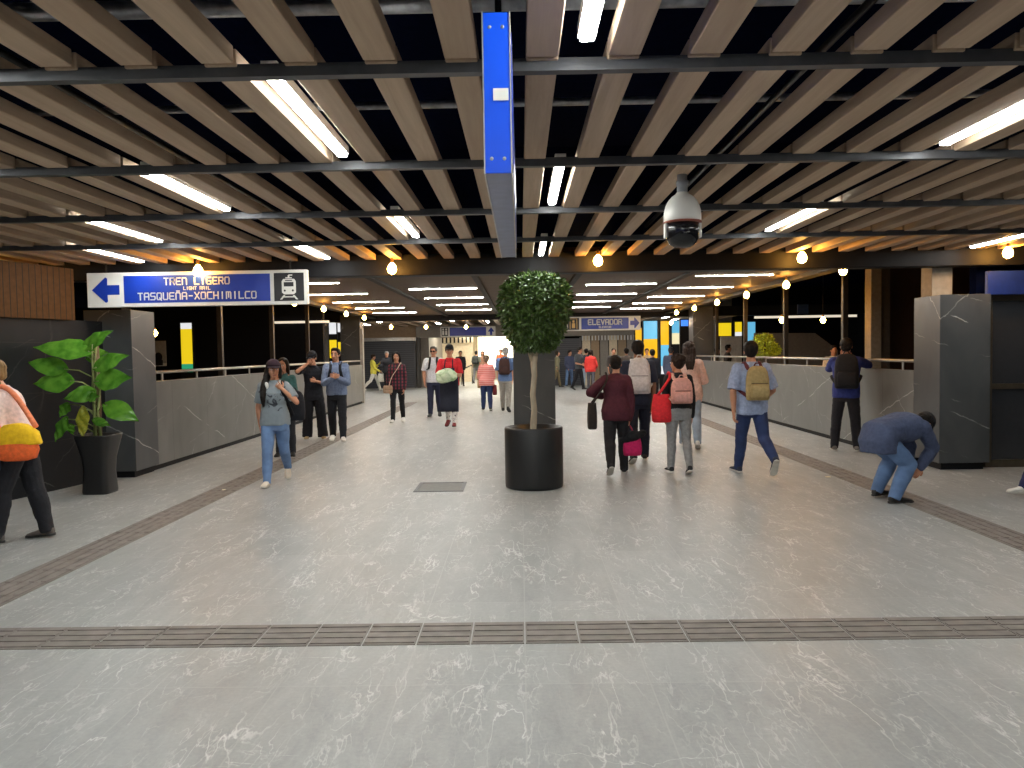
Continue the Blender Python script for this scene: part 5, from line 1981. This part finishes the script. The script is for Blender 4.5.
# --- far left: yellow jacket
p = Person('person in yellow jacket and white trousers striding past the roller shutter, phone in hand', gp(374, 391), 1.64, 'f', 75, ((26, 10, 2, -8), (-22, 26, 2, 36)), (('t', (-.02, .32, .66), None), ('s', 14, 8, 40)), (0, 14), -6, 4, .98, 'tan', 2)
p.hair('short', (.02, .012, .01))
p.top(cloth(hexc(226, 214, 84)), 1.0, -.2, .025, 'jacket', sinf=.02)
p.pants(cloth(hexc(214, 212, 204)), .010, .022)
p.shoes(mat('white_shoe', hexc(225, 222, 216), .6), M_rubber)
p.bag('tote_bag', 'white tote bag carried by the person in yellow', 'bag', hexc(226, 224, 214), p.arms[1][2] + V3((0, .08, -.10)), .34, .36, .10, [p.arms[1][2] + V3((0, -.02, -.12)), p.arms[1][2] + V3((0, .05, 0)), p.arms[1][2] + V3((0, .16, -.12))], ax=(0, 1, 0))
p = Person('grey-haired person in dark clothes standing before the roller shutter', gp(388, 391), 1.7, 'm', 200, STAND, (('s', 4, 8, 20), ('s', 30, 8, 60)), (-20, 0), 2, 2, 1.05, 'tan', 3)
p.hair('short', (.35, .34, .33))
p.top(cloth(hexc(44, 44, 50)), 1.0, -.25, .03, 'coat')
p.pants(cloth(hexc(30, 30, 34)))
p.shoes(mat('white_shoe', hexc(225, 222, 216), .6), M_rubber)

# --- pink striped woman, back view
p = Person('woman in pink striped blouse and blue jeans walking away left of the central pillar', gp(487, 411), 1.49, 'f', -4, ((6, 2, 2, 0), (-6, 10, 2, 12)), (('s', 2, 12, 10), ('s', -4, 12, 14)), (0, 2), 2, 3, 1.22, 'tan', 2)
p.hair('curly', (.18, .12, .09))
p.top(stripe_material('pink_striped_cloth', hexc(232, 128, 122), hexc(244, 180, 172), 2, .05, .4), .62, -.28, .02, 'blouse', flare=.02)
p.pants(DENIMD, .010, .016)
p.shoes(M_rubk, M_rubber)
p.bag('handbag', 'tan handbag on the left arm of the woman in the pink striped blouse', 'bag', hexc(196, 156, 120), p.arms[0][2] + V3((-.03, .02, .12)), .10, .22, .24, [p.arms[0][2] + V3((-.03, -.07, .1)), p.arms[0][1] + V3((0, 0, .02)), p.arms[0][2] + V3((-.03, .09, .1))], ax=(1, 0, 0))
p.bag('handbag', 'dark red handbag between the pink-bloused woman and the man with brown backpack', 'bag', hexc(112, 34, 40), p.arms[1][2] + V3((.05, .0, -.02)), .12, .28, .26, [p.arms[1][2] + V3((.05, -.08, -.05)), p.arms[1][2] + V3((.03, .04, .02)), p.arms[1][2] + V3((.05, .1, -.05))])
# --- blue shirt man dark brown backpack
p = Person('man in blue shirt and grey trousers walking away, brown backpack on his back', gp(506, 412), 1.70, 'm', 6, STEPL, DOWN, (0, 10), 3, 6, 1.08, 'light', 2)
p.hair('short', (.42, .40, .38))
p.top(cloth(hexc(98, 124, 172)), .45, -.2, .022)
p.pants(cloth(hexc(150, 146, 140)), .012, .02)
p.shoes(M_rubk, M_rubk)
p.backpack('dark brown backpack of the man in blue shirt by the central pillar', hexc(62, 38, 34), .30, .44, .16, .52, infl=.025)

# --- persons in the bright opening
p = Person('person in olive top with dark round backpack in the bright opening', (at(476, 350, 39.5).x, 39.5), 1.66, 'm', 10, STEPR, DOWN, (0, 0), 2, 2, 1, 'tan', 3)
p.hair('short')
p.top(cloth(hexc(96, 98, 88)), .45, -.18, .02)
p.pants(cloth(hexc(110, 112, 118)), .012, .02)
p.shoes(M_rubk, M_rubk)
p.backpack('dark round backpack of the person in the bright opening', hexc(40, 44, 44), .34, .46, .18)
p = Person('person in brownish top facing the viewer in the bright opening', (at(482.5, 350, 40.5).x, 40.5), 1.66, 'f', 180, STAND, DOWN, (0, 0), 2, 2, 1, 'tan', 3)
p.hair('long', (.06, .04, .03))
p.top(cloth(hexc(150, 110, 92)), .8, -.2, .02)
p.pants(cloth(hexc(84, 80, 84)))
p.shoes(M_rubk, M_rubk)
p = Person('person in orange-red top in the bright opening beyond the man in blue shirt', (at(500.5, 350, 40.5).x, 40.5), 1.74, 'm', 170, STAND, DOWN, (0, 0), 2, 2, 1, 'tan', 3)
p.hair('short')
p.top(cloth(hexc(208, 110, 76)), .45, -.18, .02)
p.pants(cloth(hexc(60, 60, 70)))
p.shoes(M_rubk, M_rubk)
p = Person('person in dark jacket walking behind the red-shirted man', gp(461, 386), 1.68, 'm', 175, STAND, DOWN, (0, 0), 2, 2, 1, 'tan', 3)
p.hair('short')
p.top(cloth(hexc(36, 36, 46)), 1, -.2, .025, 'jacket')
p.pants(cloth(hexc(40, 40, 46)))
p.shoes(M_rubk, M_rubk)

# --- far right group
p = Person('person in navy and white top and jeans standing right of the central pillar', (at(569, 350, 34.3).x, 34.3), 1.62, 'm', 150, STANDW, (('s', 6, 8, 20), ('s', 6, 8, 30)), (-20, 4), 2, 2, 1, 'tan', 3)
p.hair('short')
p.top(cloth(hexc(70, 76, 102)), 1, -.2, .028, 'jacket')
p.pants(DENIM, .01, .016)
p.shoes(M_rubk, M_rubber)
p = Person('man in dark grey t-shirt and black trousers walking, nearest behind the elevator sign', gp(579, 390), 1.72, 'm', 130, STEPL, (('t', (-.05, .2, .2), None), ('t', (.05, .2, .2), None)), (-20, 6), 2, 2, 1, 'tan', 2)
p.hair('short')
p.top(cloth(hexc(66, 70, 76)), .45, -.15, .02, 't_shirt')
p.pants(cloth(hexc(26, 27, 34)), .012, .02)
p.shoes(M_rubk, M_rubk)
p = Person('person in dark top and light jeans hidden between the grey-shirted man and red-topped woman', (at(586, 350, 33.6).x, 33.6), 1.68, 'm', 20, STAND, DOWN, (0, 0), 2, 2, 1, 'tan', 3)
p.hair('short')
p.top(cloth(hexc(36, 40, 56)), 1, -.18, .02)
p.pants(DENIMP)
p.shoes(M_rubk, M_rubber)
p = Person('woman in bright red top and grey leggings walking away in the far hall', gp(591, 392), 1.62, 'f', 5, STEPL, (('s', 4, 10, 20), ('s', 10, 16, 60)), (0, 0), 2, 2, 1.05, 'tan', 3)
p.hair('bob', (.02, .012, .01))
p.top(cloth(hexc(226, 62, 58)), 1, -.2, .024, 'blouse')
p.pants(cloth(hexc(92, 92, 102)), .004, .006)
p.shoes(mat('tan_shoe', hexc(150, 128, 90), .8), M_rubk)
p = Person('person in dark top with pale bag strap, behind the maroon-sweatered woman', gp(614, 393), 1.66, 'm', 185, STAND, DOWN, (0, 0), 2, 2, 1, 'tan', 3)
p.hair('short')
p.top(cloth(hexc(62, 58, 58)), .5, -.2, .022)
p.pants(cloth(hexc(50, 50, 56)))
p.shoes(M_rubk, M_rubk)
p = Person('dark-haired person in grey top left of the man with the white backpack', gp(627, 396), 1.66, 'f', 0, STAND, DOWN, (0, 0), 2, 2, 1, 'tan', 3)
p.hair('short')
p.top(cloth(hexc(112, 108, 108)), .6, -.2, .022)
p.pants(cloth(hexc(50, 50, 56)))
p.shoes(M_rubk, M_rubk)
p = Person('person in tan top facing the viewer before the amber lit panel', gp(647, 391), 1.64, 'f', 180, STAND, DOWN, (0, 0), 2, 2, 1, 'tan', 3)
p.hair('short')
p.top(cloth(hexc(180, 150, 116)), .6, -.2, .022)
p.pants(cloth(hexc(60, 60, 66)))
p.shoes(M_rubk, M_rubk)
p = Person('person in navy top walking away between white backpack and red tote', gp(653, 403), 1.60, 'm', 0, STAND, DOWN, (0, 0), 2, 2, 1, 'tan', 3)
p.hair('short')
p.top(cloth(hexc(26, 30, 46)), 1, -.2, .024)
p.pants(cloth(hexc(28, 30, 40)))
p.shoes(M_rubk, M_rubk)
p = Person('person in slate blue jacket beside the pink-shirted woman, far hall', gp(671, 398), 1.66, 'm', 20, STAND, DOWN, (0, 0), 2, 2, 1.05, 'tan', 3)
p.hair('short', (.05, .05, .06))
p.top(cloth(hexc(86, 98, 128)), 1, -.2, .026, 'jacket')
p.pants(cloth(hexc(50, 52, 60)))
p.shoes(M_rubk, M_rubk)
p = Person('person in olive clothes just emerging from behind the central pillar on its right', (at(556.5, 350, 33.5).x, 33.5), 1.60, 'f', 90, STEPL, DOWN, (0, 0), 2, 2, 1, 'tan', 3)
p.hair('bob', (.05, .04, .03))
p.top(cloth(hexc(120, 116, 92)), .6, -.2, .022)
p.pants(cloth(hexc(110, 98, 72)))
p.shoes(M_rubk, M_rubk)

# --- beyond the right parapet
for px, Y, H_, col, hd_, lab, hc_ in ((716, 27.5, 1.62, hexc(214, 206, 196), 90, 'person in pale top beyond the right parapet, left of the dark-jacketed one', KHAIR), (727, 27.0, 1.72, hexc(46, 44, 46), 100, 'person in dark jacket beyond the right parapet, before the pale board', KHAIR), (833, 18.5, 1.62, hexc(226, 216, 200), 180, 'person in white beyond the right parapet, left of the photographing man', (.02, .015, .012))):
    x = at(px, 350, Y).x
    p = Person(lab, (x, Y), H_, 'm', hd_, STAND, DOWN, (0, 0), 2, 2, 1, 'tan', 3)
    p.hair('short', hc_)
    p.top(cloth(col), 1, -.2, .024, 'jacket')
    p.pants(cloth(hexc(40, 40, 46)))
    p.shoes(M_rubk, M_rubk)

# --- woman in maroon sweater
p = Person('woman in maroon sweater and black trousers walking away right of the planter', gp(617, 474), 1.53, 'f', 3, ((-12, 30, 2, 34), (9, 4, 2, 0)), (('t', (-.21, .10, .42), (-.8, -.5, -.4)), ('s', 0, 10, 8, 4)), (4, 6), 3, 4, 1.06, 'tan')
p.hair('short')
p.top(cloth(hexc(74, 26, 40)), (1.0, 1.0), -.26, .030, 'sweater', sinf=.028)
p.pants(cloth(hexc(26, 25, 30)), .014, .022)
p.shoes(mat('black_canvas', hexc(28, 28, 32), .8), M_rubber)
w = p.arms[0]
p.bag('shoulder_bag', 'dark olive shoulder bag at the left side of the maroon-sweatered woman', 'bag', hexc(44, 36, 32), p.P(.22) + V3((-.31, .04, 0)), .13, .34, .32,
      [p.P(.2) + V3((-.31, -.1, 0)), p.surf(-.13, .8, -1, .05), p.P(.95) + V3((-.13, 0, .05)), p.surf(-.13, .8, 1, .05), p.P(.2) + V3((-.31, .18, 0))], hw=.024)
w = p.arms[1][2] + p.arms[1][3] * .08
p.bag('lunch_bag', 'magenta bag hanging from the right hand of the maroon-sweatered woman', 'bag', hexc(190, 26, 92), w + V3((.04, .02, -.17)), .25, .24, .16, [w + V3((-.04, .02, -.18)), w + V3((0, .0, -.01)), w + V3((.08, .04, -.18))], hcol=hexc(170, 50, 80))
t, mx = p.carried('jacket', 'black garment stuffed in the top of the magenta bag', 'jacket', w + V3((.04, .02, -.2)))
jb = MB().ell(w + V3((.04, .02, -.16)), ((.14, 0, .02), (0, .1, 0), (0, 0, .07)), 18, 10).ell(w + V3((.14, .02, -.14)), ((.09, 0, .03), (0, .06, 0), (0, 0, .05)), 14, 8).ell(w + V3((-.04, .02, -.2)), ((.1, 0, 0), (0, .1, 0), (0, 0, .05)), 14, 8)
robj('cloth', jb.xf(mx), cloth(hexc(20, 20, 24)), t, .011, 2, .012, 11)

# --- man with white backpack
p = Person('man in navy t-shirt walking away, white backpack on his back', gp(639, 463), 1.71, 'm', 4, STEPR, (('s', 4, 8, 16), ('s', -2, 8, 12)), (0, 4), 2, 3, 1.02, 'brown')
p.hair('short')
p.top(cloth(hexc(40, 46, 66)), .42, -.2, .020, 't_shirt')
p.pants(cloth(hexc(30, 34, 52)), .014, .022)
p.shoes(M_rubk, M_rubber)
p.backpack('white backpack on the man in navy t-shirt', hexc(206, 204, 208), .31, .50, .14, .56, strapcol=hexc(214, 212, 214), infl=.022)

# --- woman with pink backpack and red tote
p = Person('woman in black top and grey leggings walking away with red tote', gp(679, 474), 1.50, 'f', -2, ((4, 3, 2, 0), (-6, 14, 2, 18)), (('s', 0, 9, 10, 2), ('s', 3, 10, 10, 0)), (-30, 2), 2, 2, 1.05, 'tan')
p.hair('bun', (.022, .012, .009))
p.top(cloth(hexc(20, 20, 25)), 1.0, .02, .012, 'top')
p.pants(cloth(hexc(136, 136, 138)), .010, .012, label=None)
p.shoes(mat('black_canvas', hexc(28, 28, 32), .8), M_rubber)
p.backpack('pink backpack on the woman in black top', hexc(206, 150, 140), .31, .37, .14, .52, infl=.016, strapcol=hexc(222, 172, 160))
p.bag('tote_bag', 'red tote bag hanging from the left shoulder of the woman with pink backpack', 'bag', hexc(214, 40, 48), p.P(.44) + V3((-.23, -.06, 0)), .26, .36, .13,
      [p.P(.42) + V3((-.28, -.08, 0)), p.surf(-.13, .85, -1, .03), p.P(.96) + V3((-.12, 0, .035)), p.surf(-.13, .85, 1, .03), p.P(.42) + V3((-.17, .0, 0))], taper=.8, hw=.035)

# --- pink shirt woman with long hair
p = Person('woman in pale pink shirt with long dark hair walking away beside the right parapet', gp(690, 448), 1.70, 'f', 8, STEPL, (('s', 8, 8, 20), ('s', 10, 18, 70, 20)), (0, 2), 2, 2, 1.02, 'tan')
p.hair('long', (.03, .018, .014))
p.top(cloth(hexc(228, 190, 178)), .7, -.34, .026, 'shirt', flare=.01)
p.pants(DENIMP, .012, .026)
p.shoes(mat('white_shoe', hexc(225, 222, 216), .6), M_rubber)

# --- tan backpack man
p = Person('man in light blue shirt and blue jeans walking away along the right parapet', gp(752, 474), 1.69, 'm', -3, ((14, 3, 3, -2), (-15, 38, 4, 50)), (('s', -6, 15, 10, 2), ('s', 8, 22, 40, 30)), (18, 2), 2, 2, 1.08, 'tan')
p.hair('short')
p.top(cloth(hexc(150, 164, 196)), .45, -.26, .024, 'shirt')
p.pants(DENIMD, .014, .018)
p.shoes(mat('dark_blue_shoe', hexc(40, 46, 66), .7), M_rubber)
p.backpack('tan backpack with maroon straps on the man in light blue shirt', hexc(168, 146, 100), .29, .43, .13, .50, strapcol=hexc(92, 36, 46), infl=.026)

# --- man photographing
p = Person('man in blue hoodie at the right parapet raising hands to his face', gp(846, 451), 1.72, 'm', 22, ((2, 3, 7, 0), (4, 4, 6, 0)), (('t', (-.06, .24, 1.06), None), ('t', (.09, .24, 1.02), (1, -.2, -.5))), (8, 4), 3, 5, 1.05, 'tan')
p.hair('short')
p.top(cloth(hexc(46, 56, 122)), 1.0, -.2, .028, 'hoodie', sinf=.022)
p.pants(cloth(hexc(34, 33, 40)), .014, .022)
p.shoes(mat('grey_shoe', hexc(120, 116, 112), .8), M_rubber)
p.backpack('big black backpack on the man in blue hoodie', hexc(26, 26, 30), .34, .52, .20, .54, infl=.03)
ph, mx = p.carried('phone', 'dark phone held up by the man in blue hoodie', 'phone', p.P(1.1) + V3((.01, .36, 0)))
obj('case', MB().box(-.075, .075, -.005, .005, -.037, .037), M_black, ph, False, .004)

# --- crouching man
p = Person('man in navy jacket and jeans bending down to the floor by the right pillar', gp(878, 501), 1.60, 'm', 70, ((54, 82, 6, 0, 10), (46, 80, 7, 0, 12)), (('w', (-.08, .46, .34), (0, 1, 0)), ('w', (.12, .48, .36), (0, 1, 0))), (-4, 66), 66, 34, 1.15, 'tan')
p.hair('short')
p.cap(hexc(22, 24, 32), True)
p.top(cloth(hexc(66, 76, 104)), 1.0, -.36, .034, 'jacket', sinf=.026)
p.pants(DENIM, .014, .026)
p.shoes(mat('black_leather', hexc(34, 32, 32), .5), M_rubk)
co = MB().chain([p.P(.98) + V3((-.08, 0, .03)), p.P(1.0) + V3((0, -.02, .075)), p.P(.98) + V3((.08, 0, .03))], [.04, .05, .04])
robj('collar', co, splotch_material('brown_camo', hexc(40, 36, 34), hexc(130, 106, 70), 14, .48, .55), p.root, .012, 2)
t, mx = p.carried('pouch', 'small black pouch dangling in front of the bending man', 'pouch', (.0, .30, .50))
obj('bag_body', MB().ell((.0, .30, .54), ((.03, 0, 0), (0, .055, 0), (0, 0, .04)), 16, 10).xf(mx), cloth(hexc(20, 20, 24)), t, True)
obj('strap', MB().tube([(.0, .28, .57), (.0, .26, .72), (0, .24, .86)], .006, 6).xf(mx), cloth(hexc(20, 20, 24)), t, True)

# --- person leaving on the right
p = Person('person in dark blue trousers and white shoes at the right edge', (ground(1013, 496).x + .39, ground(1013, 496).y), 1.66, 'f', -90, ((27, 4, 1, -4), (-16, 24, 1, 30)), DOWN, (0, 0), 2, 2, 1, 'tan', 2)
p.hair('bob')
p.top(cloth(hexc(60, 66, 90)), 1, -.2, .022)
p.pants(cloth(hexc(34, 40, 84)), .012, .022)
p.shoes(mat('white_shoe', hexc(225, 222, 216), .6), M_rubber)

# --- woman with orange bag on the left
p = Person('woman in pale pink cardigan with an orange bag, walking at the left edge', (ground(40, 540).x - .13, ground(40, 540).y - .02), 1.62, 'f', -102, ((18, 10, 2, -4), (-9, 4, 2, 4)), (('t', (-.10, .19, .72), (-.45, -1, -.15)), ('t', (.02, .21, .72), (.6, -.8, -.5))), (-18, 14), 11, 10, 1.08, 'light')
p.hair('bob', (.20, .12, .05))
p.top(cloth(hexc(232, 204, 196)), 1.0, -.06, .022, 'cardigan', sinf=.018)
p.pants(cloth(hexc(24, 25, 32)), .012, .026)
p.shoes(mat('grey_brown_shoe', hexc(96, 88, 84), .7), M_rubk)
sb = p.P(.36) + V3((-.26, -.12, 0))
p.bag('shoulder_bag', 'orange and yellow bag hanging on the woman in the pink cardigan', 'bag', hexc(236, 104, 48), sb, .15, .30, .34,
      [p.P(.32) + V3((-.24, -.26, 0)), p.surf(-.10, .82, -1, .04), p.P(.93) + V3((-.06, .02, .055)), p.surf(-.06, .82, 1, .04), p.P(.32) + V3((-.26, .02, 0))], flap=hexc(252, 196, 30), hcol=hexc(240, 140, 100), hw=.045)
t, mx = p.carried('coat', 'navy coat carried in front of the woman in pink cardigan', 'coat', (-.2, .16, .55))
cb = MB().chain([(-.14, .16, 1.0), (-.2, .18, .85), (-.2, .19, .64)], [.08, .11, .10]).ell((-.2, .26, .8), ((.08, 0, 0), (0, .17, 0), (0, 0, .23)), 18, 12)
robj('cloth', cb.xf(mx), cloth(hexc(36, 42, 70)), t, .013, 3, .018, 7)
